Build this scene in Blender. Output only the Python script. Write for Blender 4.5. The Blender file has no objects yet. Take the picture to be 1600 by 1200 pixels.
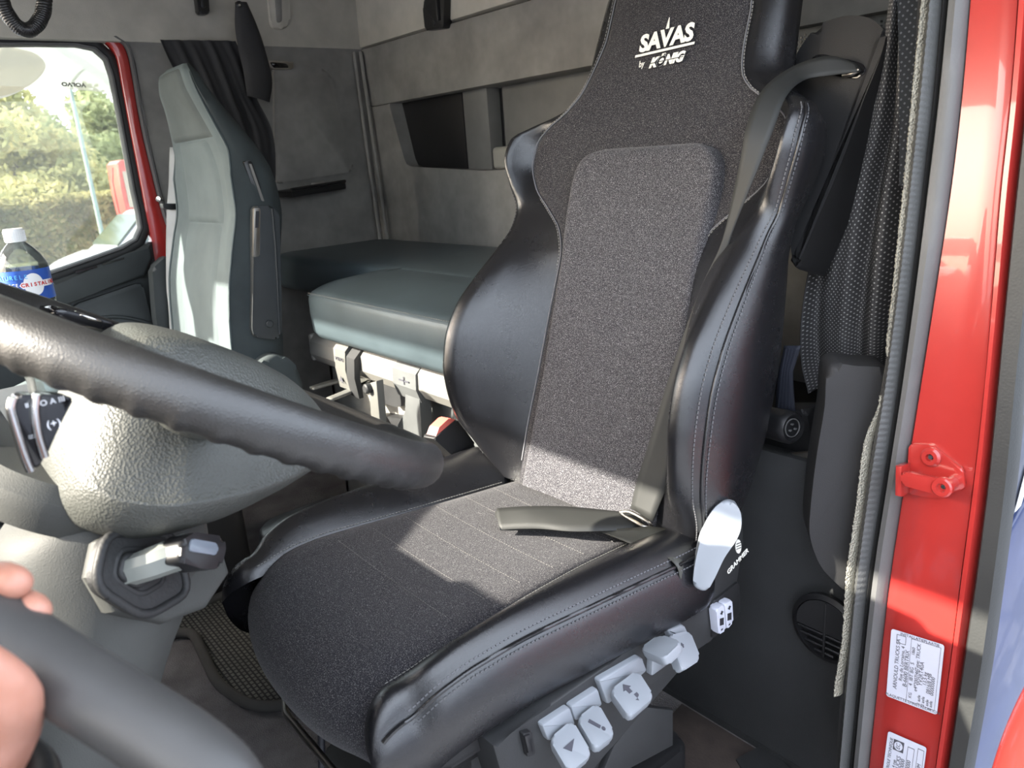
import bpy, bmesh, math, random
import numpy as np
from mathutils import Vector, Matrix

# ------------------------------------------------------------------ camera
CZ = 1.10                      # camera height above the cab floor (cab floor is z = 0)
F_PX = 1200.0                  # focal length in pixels of the 1600 x 1200 frame
YAW, PITCH, ROLL = (math.radians(a) for a in (38.5, 16.6, 4.15))
_f = np.array([math.cos(YAW) * math.cos(PITCH), -math.sin(YAW) * math.cos(PITCH), -math.sin(PITCH)])
_r = np.cross(_f, [0, 0, 1.0]); _r /= np.linalg.norm(_r)
_d = np.cross(_f, _r)
CAM_R = math.cos(ROLL) * _r + math.sin(ROLL) * _d
CAM_D = -math.sin(ROLL) * _r + math.cos(ROLL) * _d
CAM_F = _f
scene = bpy.context.scene
COL = scene.collection
cam = bpy.data.cameras.new('camera')
cam.lens = 27.0; cam.sensor_width = 36.0; cam.sensor_fit = 'HORIZONTAL'
cam.clip_start = 0.02; cam.clip_end = 400
cam.dof.use_dof = True; cam.dof.focus_distance = 1.25; cam.dof.aperture_fstop = 9.0
cam_o = bpy.data.objects.new('camera', cam); COL.objects.link(cam_o)
m3 = Matrix((CAM_R, -CAM_D, -CAM_F)).transposed()
cam_o.matrix_world = Matrix.Translation((0, 0, CZ)) @ m3.to_4x4()
scene.camera = cam_o

# ------------------------------------------------------------------ sky, sun, exposure
SUN_AZ, SUN_EL = math.radians(23.0), math.radians(31.0)     # azimuth from +Y (truck front) towards +X
SUN_DIR = Vector((math.sin(SUN_AZ) * math.cos(SUN_EL), math.cos(SUN_AZ) * math.cos(SUN_EL), math.sin(SUN_EL)))
world = bpy.data.worlds.new('sky'); scene.world = world; world.use_nodes = True
wn = world.node_tree.nodes; wl = world.node_tree.links
bg = wn['Background']
sky = wn.new('ShaderNodeTexSky'); sky.sky_type = 'NISHITA'; sky.sun_disc = False
sky.sun_elevation = SUN_EL; sky.sun_rotation = SUN_AZ; sky.air_density = 1.0; sky.dust_density = 3.5; sky.ozone_density = 1.0
skymix = wn.new('ShaderNodeMix'); skymix.data_type = 'RGBA'; skymix.inputs[0].default_value = 0.45
wl.new(sky.outputs[0], skymix.inputs[6]); skymix.inputs[7].default_value = (6.2, 6.4, 6.6, 1)   # thin bright haze
wl.new(skymix.outputs[2], bg.inputs[0]); bg.inputs[1].default_value = 0.85
sun = bpy.data.lights.new('sun', 'SUN'); sun.energy = 17.0; sun.angle = math.radians(0.6); sun.color = (1.0, 0.94, 0.82)
sun_o = bpy.data.objects.new('sun', sun); COL.objects.link(sun_o)
sun_o.rotation_euler = SUN_DIR.to_track_quat('Z', 'Y').to_euler()
sun_o.location = (6, 14, 12)
scene.view_settings.view_transform = 'Standard'; scene.view_settings.look = 'None'
scene.view_settings.exposure = 0.55; scene.view_settings.gamma = 1.0
scene.view_settings.use_curve_mapping = False

# ------------------------------------------------------------------ measuring helpers: photograph ray meets a real plane
def ray(px, py):
    return CAM_R * ((px - 800) / F_PX) + CAM_D * ((py - 600) / F_PX) + CAM_F
def _w(p): return Vector((p[0], p[1], p[2] + CZ))
def onx(px, py, X): r = ray(px, py); return _w(r * X / r[0])
def ony(px, py, Y): r = ray(px, py); return _w(r * Y / r[1])
def onz(px, py, Z): r = ray(px, py); return _w(r * (Z - CZ) / r[2])       # Z above the cab floor
def onpl(px, py, p, n):
    r = ray(px, py); p = np.array(p) - np.array((0, 0, CZ)); n = np.array(n)
    return _w(r * (p @ n) / (r @ n))
def V3(*a): return Vector(a)

# ------------------------------------------------------------------ mesh helpers
def link(name, me, mat=None, parent=None, smooth=True, sharp=40):
    if mat is not None: me.materials.append(mat)
    if smooth:
        me.polygons.foreach_set('use_smooth', [True] * len(me.polygons))
        if sharp: me.set_sharp_from_angle(angle=math.radians(sharp))
    o = bpy.data.objects.new(name, me); COL.objects.link(o)
    if parent is not None: attach(o, parent)
    return o
def attach(o, parent):
    o.parent = parent
    # parts keep world coordinates in their meshes: only a top-level thing carries an offset
    o.matrix_parent_inverse = Matrix.Translation(-parent.location) if parent.parent is None else Matrix.Identity(4)
def from_bm(name, bm, mat=None, parent=None, smooth=True, sharp=40):
    bmesh.ops.recalc_face_normals(bm, faces=bm.faces)
    me = bpy.data.meshes.new(name); bm.to_mesh(me); bm.free()
    return link(name, me, mat, parent, smooth, sharp)
def tag(o, label=None, cat=None, group=None, kind=None):
    if label: o['label'] = label
    if cat: o['category'] = cat
    if group: o['group'] = group
    if kind: o['kind'] = kind
    return o
def thing(name, label, cat, loc, group=None):
    o = bpy.data.objects.new(name, None); COL.objects.link(o); o.location = loc
    o.empty_display_size = 0.05
    return tag(o, label, cat, group)
def struct(o): o['kind'] = 'structure'; return o
def bm_loft(bm, rows, close_u=False, close_v=False, cap0=False, cap1=False):
    R = [[bm.verts.new(p) for p in row] for row in rows]
    n = len(R); m = len(R[0])
    for i in range(n if close_v else n - 1):
        a, b = R[i], R[(i + 1) % n]
        for j in range(m if close_u else m - 1):
            k = (j + 1) % m
            try: bm.faces.new((a[j], a[k], b[k], b[j]))
            except ValueError: pass
    if cap0: bm.faces.new(list(reversed(R[0])))
    if cap1: bm.faces.new(R[-1])
    return R
def loft(name, rows, mat, parent=None, close_u=False, close_v=False, cap0=False, cap1=False, smooth=True, sharp=50, solid=0.0):
    bm = bmesh.new(); bm_loft(bm, rows, close_u, close_v, cap0, cap1)
    bmesh.ops.remove_doubles(bm, verts=bm.verts, dist=1e-6)
    o = from_bm(name, bm, mat, parent, smooth, sharp)
    if solid:
        s = o.modifiers.new('thickness', 'SOLIDIFY'); s.thickness = solid; s.offset = -1
    return o
def catmull(pts, n):
    P = [np.array(p, float) for p in pts]
    P = [2 * P[0] - P[1]] + P + [2 * P[-1] - P[-2]]
    out = []; segs = len(P) - 3
    for k in range(n):
        t = k / (n - 1) * segs; i = min(int(t), segs - 1); t -= i
        a, b, c, d = P[i:i + 4]
        out.append(0.5 * ((2 * b) + (c - a) * t + (2 * a - 5 * b + 4 * c - d) * t * t + (3 * b - a - 3 * c + d) * t ** 3))
    return out
def closed_catmull(pts, n):
    P = [np.array(p, float) for p in pts]; L = len(P); out = []
    for k in range(n):
        t = k / n * L; i = int(t); t -= i
        a, b, c, d = P[(i - 1) % L], P[i % L], P[(i + 1) % L], P[(i + 2) % L]
        out.append(0.5 * ((2 * b) + (c - a) * t + (2 * a - 5 * b + 4 * c - d) * t * t + (3 * b - a - 3 * c + d) * t ** 3))
    return out
def smooth_interp(x, xs, ys):
    xs = np.array(xs, float); ys = np.array(ys, float)
    x = min(max(x, xs[0]), xs[-1]); i = min(max(np.searchsorted(xs, x) - 1, 0), len(xs) - 2)
    h = xs[i + 1] - xs[i]; t = (x - xs[i]) / h
    def slope(k):
        if k == 0 or k == len(xs) - 1: return 0.0 if len(xs) > 2 else (ys[-1] - ys[0]) / h
        d0 = (ys[k] - ys[k - 1]) / (xs[k] - xs[k - 1]); d1 = (ys[k + 1] - ys[k]) / (xs[k + 1] - xs[k])
        return 0.0 if d0 * d1 <= 0 else 2 * d0 * d1 / (d0 + d1)
    m0, m1 = slope(i), slope(i + 1)
    return ((2 * t ** 3 - 3 * t * t + 1) * ys[i] + (t ** 3 - 2 * t * t + t) * h * m0 + (-2 * t ** 3 + 3 * t * t) * ys[i + 1] + (t ** 3 - t * t) * h * m1)
def bm_tube(bm, path, rad, n=12, caps=True, up=None, flat=1.0):
    P = [Vector(p) for p in path]; rows = []
    prev = None
    for i, p in enumerate(P):
        t = (P[min(i + 1, len(P) - 1)] - P[max(i - 1, 0)]).normalized()
        if prev is None:
            a = Vector(up) if up is not None else (Vector((0, 0, 1)) if abs(t.z) < .9 else Vector((1, 0, 0)))
        else: a = prev
        a = (a - t * a.dot(t)).normalized(); b = t.cross(a); prev = a
        r = rad[i] if hasattr(rad, '__len__') else rad
        rows.append([p + (a * math.cos(2 * math.pi * k / n) + b * math.sin(2 * math.pi * k / n) * flat) * r for k in range(n)])
    bm_loft(bm, rows, close_u=True, cap0=caps, cap1=caps)
def tube(name, path, rad, mat, parent=None, n=12, caps=True, up=None, flat=1.0, sharp=60):
    bm = bmesh.new(); bm_tube(bm, path, rad, n, caps, up, flat)
    return from_bm(name, bm, mat, parent, True, sharp)
def bm_box(bm, c, size, rot=None, bevel=0.0, seg=2):
    r = bmesh.ops.create_cube(bm, size=1.0)
    M = Matrix.Translation(c) @ (rot.to_4x4() if rot is not None else Matrix.Identity(4)) @ Matrix.Diagonal((*size, 1))
    bmesh.ops.transform(bm, matrix=M, verts=r['verts'])
    if bevel:
        ed = set(e for v in r['verts'] for e in v.link_edges)
        bmesh.ops.bevel(bm, geom=list(ed), offset=bevel, segments=seg, affect='EDGES', profile=0.5)
def box(name, c, size, mat, parent=None, rot=None, bevel=0.003, seg=2):
    bm = bmesh.new(); bm_box(bm, c, size, rot, bevel, seg); return from_bm(name, bm, mat, parent, True, 35)
def bm_slab(bm, pts, vec, bevel=0.0, seg=2, front_only=False):
    vec = Vector(vec)
    a = [bm.verts.new(Vector(p)) for p in pts]; b = [bm.verts.new(Vector(p) + vec) for p in pts]
    n = len(a)
    f0 = bm.faces.new(a); f1 = bm.faces.new(list(reversed(b)))
    for i in range(n):
        bm.faces.new((a[i], b[i], b[(i + 1) % n], a[(i + 1) % n]))
    if bevel:
        ed = list(f0.edges) + ([] if front_only else list(f1.edges))
        bmesh.ops.bevel(bm, geom=ed, offset=bevel, segments=seg, affect='EDGES', profile=0.5)
def slab(name, pts, vec, mat, parent=None, bevel=0.0, seg=2, front_only=False, sharp=35):
    bm = bmesh.new(); bm_slab(bm, pts, vec, bevel, seg, front_only)
    return from_bm(name, bm, mat, parent, True, sharp)
def round_poly(pts, r, n=5):
    out = []; P = [Vector(p) for p in pts]; L = len(P)
    for i in range(L):
        p = P[i]; a = (P[i - 1] - p); b = (P[(i + 1) % L] - p)
        rr = r[i] if hasattr(r, '__len__') else r
        if rr <= 0: out.append(p); continue
        ra = min(rr, a.length * .49); rb = min(rr, b.length * .49)
        s = p + a.normalized() * ra; e = p + b.normalized() * rb
        for k in range(n + 1):
            t = k / n; out.append(s * (1 - t) ** 2 + p * 2 * t * (1 - t) + e * t * t)
    return out
def bm_lathe(bm, prof, origin, axis=(0, 0, 1), n=32):
    ax = Vector(axis).normalized(); a = ax.orthogonal().normalized(); b = ax.cross(a); o = Vector(origin)
    rows = [[o + ax * z + (a * math.cos(2 * math.pi * k / n) + b * math.sin(2 * math.pi * k / n)) * r for k in range(n)] for r, z in prof]
    bm_loft(bm, rows, close_u=True, cap0=prof[0][0] > 1e-5, cap1=prof[-1][0] > 1e-5)
def lathe(name, prof, origin, mat, parent=None, axis=(0, 0, 1), n=32, sharp=40):
    bm = bmesh.new(); bm_lathe(bm, prof, origin, axis, n)
    bmesh.ops.remove_doubles(bm, verts=bm.verts, dist=1e-7)
    return from_bm(name, bm, mat, parent, True, sharp)
def ribbon(name, left, right, thick, mat, parent=None, n=60, sub=4, bow=0.0):
    A = catmull(left, n); B = catmull(right, n)
    rows = []
    for i, (a, b) in enumerate(zip(A, B)):
        a = Vector(a); b = Vector(b)
        t = Vector(A[min(i + 1, n - 1)]) - Vector(A[max(i - 1, 0)]); nrm = t.cross(b - a)
        nrm = nrm.normalized() if nrm.length > 1e-9 else Vector((0, 0, 1))
        rows.append([a.lerp(b, k / sub) + nrm * (bow * math.sin(math.pi * k / sub)) for k in range(sub + 1)])
    return loft(name, rows, mat, parent, solid=thick, sharp=0)
def stitches(name, path, mat, parent, step=0.006, length=0.0038, rad=0.0007):
    P = [Vector(p) for p in path]; bm = bmesh.new(); acc = 0.0
    for i in range(len(P) - 1):
        d = P[i + 1] - P[i]; L = d.length
        if L < 1e-7: continue
        d = d / L; s = -acc
        while s + step <= L:
            s += step
            if s < 0: continue
            c = P[i] + d * s
            bm_tube(bm, [c - d * length / 2, c + d * length / 2], rad, n=5)
        acc = (L - s)
        acc = max(0.0, acc)
    return from_bm(name, bm, mat, parent, True, 60)
def text_mesh(name, s, size, origin, xdir, ydir, mat, parent=None, depth=0.0006, align='CENTER', bold=0.0, shear=0.0, sx=1.0):
    cu = bpy.data.curves.new(name, 'FONT'); cu.body = s; cu.size = size; cu.align_x = align; cu.align_y = 'CENTER'
    cu.extrude = depth; cu.offset = bold; cu.shear = shear; cu.resolution_u = 3
    tmp = bpy.data.objects.new('tmp', cu); COL.objects.link(tmp)
    bpy.context.view_layer.update()
    me = bpy.data.meshes.new_from_object(tmp.evaluated_get(bpy.context.evaluated_depsgraph_get()))
    bpy.data.objects.remove(tmp); bpy.data.curves.remove(cu)
    x = Vector(xdir).normalized(); y = Vector(ydir); y = (y - x * y.dot(x)).normalized(); z = x.cross(y)
    M = Matrix((x * sx, y, z)).transposed().to_4x4(); M.translation = Vector(origin)
    me.transform(M); me.materials.clear()
    return link(name, me, mat, parent, smooth=False)

def planar_uv(o, fx=None):
    me = o.data; uv = me.uv_layers.new(name='UVMap')
    for l in me.loops:
        c = me.vertices[l.vertex_index].co; uv.data[l.index].uv = (c.x, c.z) if fx is None else fx(l.vertex_index, c)
# ------------------------------------------------------------------ materials (all procedural, object coordinates)
MATS = {}
def newmat(name):
    m = bpy.data.materials.new(name); m.use_nodes = True
    nt = m.node_tree; b = nt.nodes['Principled BSDF']
    MATS[name] = m
    return m, nt, b
def coords(nt, scale=1.0):
    tc = nt.nodes.new('ShaderNodeTexCoord')
    mp = nt.nodes.new('ShaderNodeMapping'); nt.links.new(tc.outputs['Object'], mp.inputs[0])
    mp.inputs['Scale'].default_value = (scale,) * 3 if not hasattr(scale, '__len__') else scale
    return mp.outputs[0]
def noise(nt, vec, scale, detail=3, rough=.6):
    n = nt.nodes.new('ShaderNodeTexNoise'); n.inputs['Scale'].default_value = scale
    n.inputs['Detail'].default_value = detail; n.inputs['Roughness'].default_value = rough
    nt.links.new(vec, n.inputs['Vector']); return n.outputs['Fac']
def voro(nt, vec, scale, feature='F1', out='Distance'):
    n = nt.nodes.new('ShaderNodeTexVoronoi'); n.inputs['Scale'].default_value = scale; n.feature = feature
    nt.links.new(vec, n.inputs['Vector']); return n.outputs[out]
def ramp(nt, fac, stops):
    r = nt.nodes.new('ShaderNodeValToRGB'); e = r.color_ramp.elements
    while len(e) < len(stops): e.new(0.5)
    for k, (p, c) in enumerate(stops):
        e[k].position = p; e[k].color = (*c, 1) if hasattr(c, '__len__') else (c, c, c, 1)
    nt.links.new(fac, r.inputs[0]); return r.outputs[0]
def mixc(nt, fac, a, b, mode='MIX'):
    n = nt.nodes.new('ShaderNodeMix'); n.data_type = 'RGBA'; n.blend_type = mode
    for sock, val in ((n.inputs[0], fac), (n.inputs[6], a), (n.inputs[7], b)):
        if hasattr(val, 'is_linked'): nt.links.new(val, sock)
        elif sock == n.inputs[0]: sock.default_value = val
        else: sock.default_value = (*val, 1)
    return n.outputs[2]
def bump(nt, b, h, strength=.3, dist=.001):
    n = nt.nodes.new('ShaderNodeBump'); n.inputs['Strength'].default_value = strength; n.inputs['Distance'].default_value = dist
    nt.links.new(h, n.inputs['Height']); nt.links.new(n.outputs[0], b.inputs['Normal'])
def plastic(name, col, rough=.5, grain=900, gs=.25, spec=.5, mottle=.15, gd=.0006, coat=0.0, metal=0.0):
    m, nt, b = newmat(name); v = coords(nt)
    big = noise(nt, v, 9, 3); c2 = tuple(min(1, x * (1 + mottle)) for x in col); c1 = tuple(x * (1 - mottle) for x in col)
    nt.links.new(ramp(nt, big, [(.3, c1), (.7, c2)]), b.inputs['Base Color'])
    b.inputs['Roughness'].default_value = rough; b.inputs['Specular IOR Level'].default_value = spec
    b.inputs['Coat Weight'].default_value = coat; b.inputs['Metallic'].default_value = metal
    if grain: bump(nt, b, voro(nt, v, grain), gs, gd)
    return m
def leather(name, col, rough=.36, grain=520, gs=.3, wear=.3):
    m, nt, b = newmat(name); v = coords(nt)
    n1 = noise(nt, v, 16, 5, .7); scr = noise(nt, coords(nt, (30, 30, 300)), 1.0, 4, .7)
    wearf = ramp(nt, mixc(nt, .5, n1, scr), [(.52, 0.0), (.68, wear)])
    nt.links.new(mixc(nt, wearf, col, tuple(x * 3.2 + .02 for x in col)), b.inputs['Base Color'])
    nt.links.new(ramp(nt, n1, [(.3, rough - .015), (.7, rough + .04)]), b.inputs['Roughness'])
    h = mixc(nt, .12, voro(nt, v, grain, 'DISTANCE_TO_EDGE'), noise(nt, v, 26, 2, .45))
    bump(nt, b, h, gs, .0012)
    b.inputs['Specular IOR Level'].default_value = .75
    return m
def fabric(name, dark, light, scale=700, dens=(.58, .72), rough=.95, gs=.5, tint=None):
    m, nt, b = newmat(name); v = coords(nt)
    n1 = noise(nt, v, scale, 2, .7); n2 = noise(nt, v, 14, 3)
    c = mixc(nt, ramp(nt, n1, [(dens[0], 0.0), (dens[1], 1.0)]), dark, light)
    if tint: c = mixc(nt, ramp(nt, n2, [(.4, 0.0), (.65, .35)]), c, tint)
    nt.links.new(c, b.inputs['Base Color']); b.inputs['Roughness'].default_value = rough
    b.inputs['Specular IOR Level'].default_value = .2; b.inputs['Sheen Weight'].default_value = .12
    b.inputs['Sheen Roughness'].default_value = .4
    bump(nt, b, n1, gs, .0012)
    return m
def flat(name, col, rough=.5, spec=.5, metal=0.0, coat=0.0):
    m, nt, b = newmat(name); b.inputs['Base Color'].default_value = (*col, 1); b.inputs['Roughness'].default_value = rough
    b.inputs['Specular IOR Level'].default_value = spec; b.inputs['Metallic'].default_value = metal; b.inputs['Coat Weight'].default_value = coat
    return m
fabric('seat_fabric', (.019, .018, .022), (.19, .185, .185), 800, (.53, .70))
fabric('pad_fabric', (.027, .026, .031), (.27, .265, .275), 800, (.50, .70))
leather('black_leather', (.0085, .0085, .010), .25, 700, .25, .10)
plastic('black_plastic', (.014, .014, .015), .5, 1100, .3)
plastic('satin_black', (.012, .012, .013), .35, 0)
plastic('dark_plastic', (.024, .025, .026), .55, 900, .3)
plastic('column_plastic', (.055, .056, .052), .62, 800, .3, spec=.35)
plastic('hub_plastic', (.060, .062, .055), .48, 420, .55, gd=.0012)
plastic('grey_plastic', (.095, .10, .10), .5, 900, .25)
plastic('lever_plastic', (.24, .26, .285), .42, 0, mottle=.04)
plastic('cream_plastic', (.27, .265, .24), .45, 1000, .15, mottle=.05)
plastic('rail_silver', (.25, .245, .225), .38, 0, mottle=.05, metal=.25)
plastic('lining_dark', (.21, .205, .195), .9, 500, .5, spec=.2, mottle=.2)
plastic('lining_upper', (.44, .42, .37), .92, 500, .5, spec=.2, mottle=.12)
plastic('door_panel', (.030, .035, .036), .6, 800, .3)
plastic('mattress_vinyl', (.058, .078, .088), .36, 700, .3, mottle=.12)
plastic('passenger_fabric', (.085, .106, .110), .8, 900, .45, spec=.3, mottle=.12)
plastic('passenger_fabric_dark', (.046, .056, .058), .85, 900, .5, spec=.3, mottle=.15)
plastic('red_paint', (.34, .026, .022), .24, 0, coat=.6, mottle=.06)
plastic('rubber', (.016, .016, .016), .6, 300, .4)
plastic('grey_rubber', (.085, .085, .085), .55, 300, .25)
plastic('floor_carpet', (.15, .14, .138), .95, 350, .8, spec=.1, mottle=.3, gd=.002)
plastic('floor_vinyl', (.018, .0185, .019), .7, 500, .5, mottle=.3)
plastic('bunk_panel', (.020, .021, .022), .8, 450, .5, mottle=.15)
plastic('trim_grey', (.014, .014, .015), .75, 900, .3)
plastic('edge_fleece', (.34, .32, .26), .95, 350, 1.0, mottle=.15, gd=.003)
plastic('belt_web', (.020, .0205, .019), .62, 0, mottle=.12)
plastic('retractor_web', (.018, .021, .034), .7, 0)
plastic('rust_floor', (.045, .033, .027), .9, 200, .6, mottle=.5)
flat('chrome', (.75, .75, .74), .18, .5, 1.0)
flat('steel', (.35, .33, .30), .35, .5, 1.0)
flat('stitch', (.13, .13, .14), .8)
flat('stitch_light', (.22, .215, .20), .8)
flat('stitch_mid', (.13, .125, .12), .8)
flat('stitch_dim', (.085, .083, .088), .8)
flat('logo_white', (.78, .77, .70), .7)
flat('print_dark', (.055, .055, .07), .7)
flat('print_black', (.02, .02, .025), .6)
flat('sticker_white', (.50, .52, .60), .45)
flat('gloss_black', (.006, .006, .007), .12)
flat('buckle_red', (.62, .13, .10), .4)
flat('print_white', (.75, .76, .78), .6)
def mm(n): return MATS[n]
plastic('wood_trim', (.10, .062, .034), .4, 0, mottle=.4)
leather('rim_leather', (.017, .016, .015), .42, 420, .35, .35)
plastic('black_grip', (.045, .044, .043), .46, 600, .12)
plastic('lever_grey', (.20, .21, .19), .4, 0)
flat('tip_grey', (.16, .18, .21), .25)
def _skin():
    m, nt, b = newmat('skin'); v = coords(nt)
    nt.links.new(ramp(nt, noise(nt, v, 45, 3), [(.3, (.34, .15, .10)), (.7, (.42, .20, .145))]), b.inputs['Base Color'])
    b.inputs['Roughness'].default_value = .5; b.inputs['Subsurface Weight'].default_value = .15
    b.inputs['Subsurface Radius'].default_value = (.01, .004, .002); b.inputs['Subsurface Scale'].default_value = .5
_skin()
def _curtain(name, dark, light):
    m, nt, b = newmat(name)
    at_ = nt.nodes.new('ShaderNodeUVMap'); at_.uv_map = 'UVMap'
    sx = nt.nodes.new('ShaderNodeSeparateXYZ'); nt.links.new(at_.outputs[0], sx.inputs[0])
    def mth(op, a, b_=None):
        n = nt.nodes.new('ShaderNodeMath'); n.operation = op
        for s, v in zip(n.inputs, (a, b_)):
            if v is None: continue
            if hasattr(v, 'is_linked'): nt.links.new(v, s)
            else: s.default_value = v
        return n.outputs[0]
    u = mth('SINE', mth('MULTIPLY', mth('ADD', sx.outputs[0], sx.outputs[1]), 2 * math.pi / .0105))
    w = mth('SINE', mth('MULTIPLY', mth('SUBTRACT', sx.outputs[0], sx.outputs[1]), 2 * math.pi / .0105))
    d = mth('MULTIPLY', mth('MAXIMUM', u, 0.0), mth('MAXIMUM', w, 0.0))
    nt.links.new(ramp(nt, d, [(.25, dark), (.6, light)]), b.inputs['Base Color'])
    b.inputs['Roughness'].default_value = .9; b.inputs['Specular IOR Level'].default_value = .2
    bump(nt, b, d, .5, .001)
_curtain('curtain_dots', (.055, .054, .056), (.36, .36, .35))
_curtain('trim_dotted', (.016, .018, .021), (.07, .075, .085))
plastic('curtain_plain', (.030, .030, .032), .95, 500, .5)
plastic('side_rest', (.022, .026, .028), .55, 900, .3)
plastic('clamp_grey', (.12, .12, .11), .45, 0, mottle=.06)
plastic('passenger_web', (.30, .31, .31), .6, 0)
def _mat_weave():
    m, nt, b = newmat('mat_weave'); v = coords(nt, (75, 75, 75))
    n = nt.nodes.new('ShaderNodeTexBrick'); nt.links.new(v, n.inputs[0])
    n.inputs['Color1'].default_value = (.115, .112, .10, 1); n.inputs['Color2'].default_value = (.085, .083, .075, 1); n.inputs['Mortar'].default_value = (.008, .008, .008, 1)
    n.inputs['Scale'].default_value = 1.0; n.inputs['Mortar Size'].default_value = .16; n.inputs['Brick Width'].default_value = 1.1; n.inputs['Row Height'].default_value = .8
    nt.links.new(n.outputs[0], b.inputs['Base Color']); b.inputs['Roughness'].default_value = .8
    bump(nt, b, n.outputs['Fac'], -.8, .003)
_mat_weave()
def _clear(name, col, tint, dif=.0):
    m, nt, b = newmat(name)
    tr = nt.nodes.new('ShaderNodeBsdfTransparent'); tr.inputs[0].default_value = (*tint, 1)
    gl = nt.nodes.new('ShaderNodeBsdfGlossy'); gl.inputs['Roughness'].default_value = .04
    fr = nt.nodes.new('ShaderNodeFresnel'); fr.inputs[0].default_value = 1.5
    mx = nt.nodes.new('ShaderNodeMixShader'); nt.links.new(fr.outputs[0], mx.inputs[0]); nt.links.new(tr.outputs[0], mx.inputs[1]); nt.links.new(gl.outputs[0], mx.inputs[2])
    df = nt.nodes.new('ShaderNodeBsdfDiffuse'); df.inputs[0].default_value = (*col, 1)
    m2 = nt.nodes.new('ShaderNodeMixShader'); m2.inputs[0].default_value = dif; nt.links.new(mx.outputs[0], m2.inputs[1]); nt.links.new(df.outputs[0], m2.inputs[2])
    nt.links.new(m2.outputs[0], nt.nodes['Material Output'].inputs[0])
_clear('bottle_pet', (.7, .75, .75), (.90, .93, .93), .04)
_clear('water', (.7, .8, .8), (.86, .90, .90), .02)
flat('cap_white', (.80, .80, .78), .4)
plastic('label_blue', (.03, .10, .42), .35, 0, mottle=.35)
flat('label_cyan', (.10, .42, .75), .5)
flat('print_red', (.55, .04, .03), .5)
plastic('asphalt', (.19, .20, .225), .85, 60, .6, mottle=.2, gd=.01)
flat('road_paint', (.55, .55, .54), .7)
flat('bark', (.06, .045, .03), .9)
def _leaf(name, a, b_, c, sc):
    m, nt, b = newmat(name); v = coords(nt)
    n = nt.nodes.new('ShaderNodeTexNoise'); n.inputs['Scale'].default_value = sc; n.inputs['Detail'].default_value = 4; nt.links.new(v, n.inputs[0])
    col = ramp(nt, n.outputs['Fac'], [(.32, a), (.5, b_), (.68, c)])
    d = nt.nodes.new('ShaderNodeBsdfDiffuse'); t = nt.nodes.new('ShaderNodeBsdfTranslucent'); mx = nt.nodes.new('ShaderNodeMixShader'); mx.inputs[0].default_value = .45
    nt.links.new(col, d.inputs[0]); nt.links.new(col, t.inputs[0]); nt.links.new(d.outputs[0], mx.inputs[1]); nt.links.new(t.outputs[0], mx.inputs[2])
    nt.links.new(mx.outputs[0], nt.nodes['Material Output'].inputs[0])
_leaf('leaf_gold', (.20, .22, .10), (.40, .40, .20), (.62, .56, .28), 1.2)
_leaf('leaf_green', (.18, .21, .11), (.34, .38, .21), (.52, .54, .32), 1.4)
_leaf('leaf_dark', (.11, .14, .07), (.25, .29, .14), (.42, .44, .24), 1.4)
_leaf('leaf_hedge', (.16, .16, .07), (.34, .32, .15), (.55, .50, .26), 1.1)
flat('post_green', (.22, .30, .28), .5)
flat('van_white', (.40, .42, .47), .25, coat=.4)
flat('van_glass', (.03, .045, .035), .08)
flat('lamp_glass', (.6, .62, .65), .1)
plastic('lorry_red', (.50, .09, .08), .3, 0)
flat('lorry_pane', (.42, .36, .30), .3)
flat('mirror_pale', (.62, .58, .50), .5)
flat('mirror_grey', (.28, .28, .29), .4)
plastic('seal_rubber', (.060, .062, .062), .55, 400, .4)
plastic('blocker_blue', (.22, .25, .32), .4, 0)
plastic('dark_cladding', (.026, .027, .026), .5, 300, .2)
plastic('passenger_fabric_mid', (.066, .078, .078), .85, 900, .5, spec=.3, mottle=.12)
plastic('car_blue', (.030, .045, .115), .3, 0, coat=.4)
plastic('car_blue_light', (.09, .10, .13), .3, 0, coat=.4)
plastic('recess_grey', (.14, .14, .135), .6, 900, .3)
plastic('mat_edge', (.050, .048, .044), .9, 400, .6)
plastic('belt_web_sunlit', (.055, .055, .047), .55, 0, mottle=.12)  # paler copy of the belt webbing, sunlight put into the colour
flat('stitch_leather', (.10, .10, .105), .8)
def Zc(z): return z + CZ
XL, XR, YR = 0.35, 2.62, -1.50           # left (driver) and right (passenger) inner planes, rear plane
YF = 1.02
# ================================================================== the cab shell
struct(box('floor', (1.48, -.25, -.03), (2.30, 2.66, .06), mm('floor_carpet'), bevel=0))
struct(box('ceiling', (1.48, -.45, Zc(.98)), (2.36, 2.24, .06), mm('lining_upper'), bevel=0))
# rear wall, built round its long storage recess
wr = struct(box('wall_rear', (1.52, YR - .16, Zc(-.05)), (2.50, .06, 2.10), mm('lining_dark'), bevel=0))
def rw(name, pts, mat, depth=-.12, bevel=.006, parent=wr):
    return slab(name, [V3(x, YR, Zc(z)) for x, z in pts], (0, depth, 0), mm(mat), parent, bevel=bevel, front_only=True)
rw('upper_lining', [(XR, .20), (XL, .20), (XL, .385), (XR, .395)], 'lining_dark')
rw('lower_lining', [(XR, -1.10), (XL, -1.10), (XL, -.045), (1.95, -.042), (2.36, -.022), (2.39, -.012), (2.405, .01), (2.455, .20), (XR, .20)], 'lining_dark')
rw('header_lining', [(XR, .40), (1.30, .40), (1.30, .95), (XR, .95)], 'lining_upper', depth=-.10)
rw('header_lining', [(1.295, .40), (XL, .40), (XL, .95), (1.295, .95)], 'lining_upper', depth=-.10)
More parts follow.
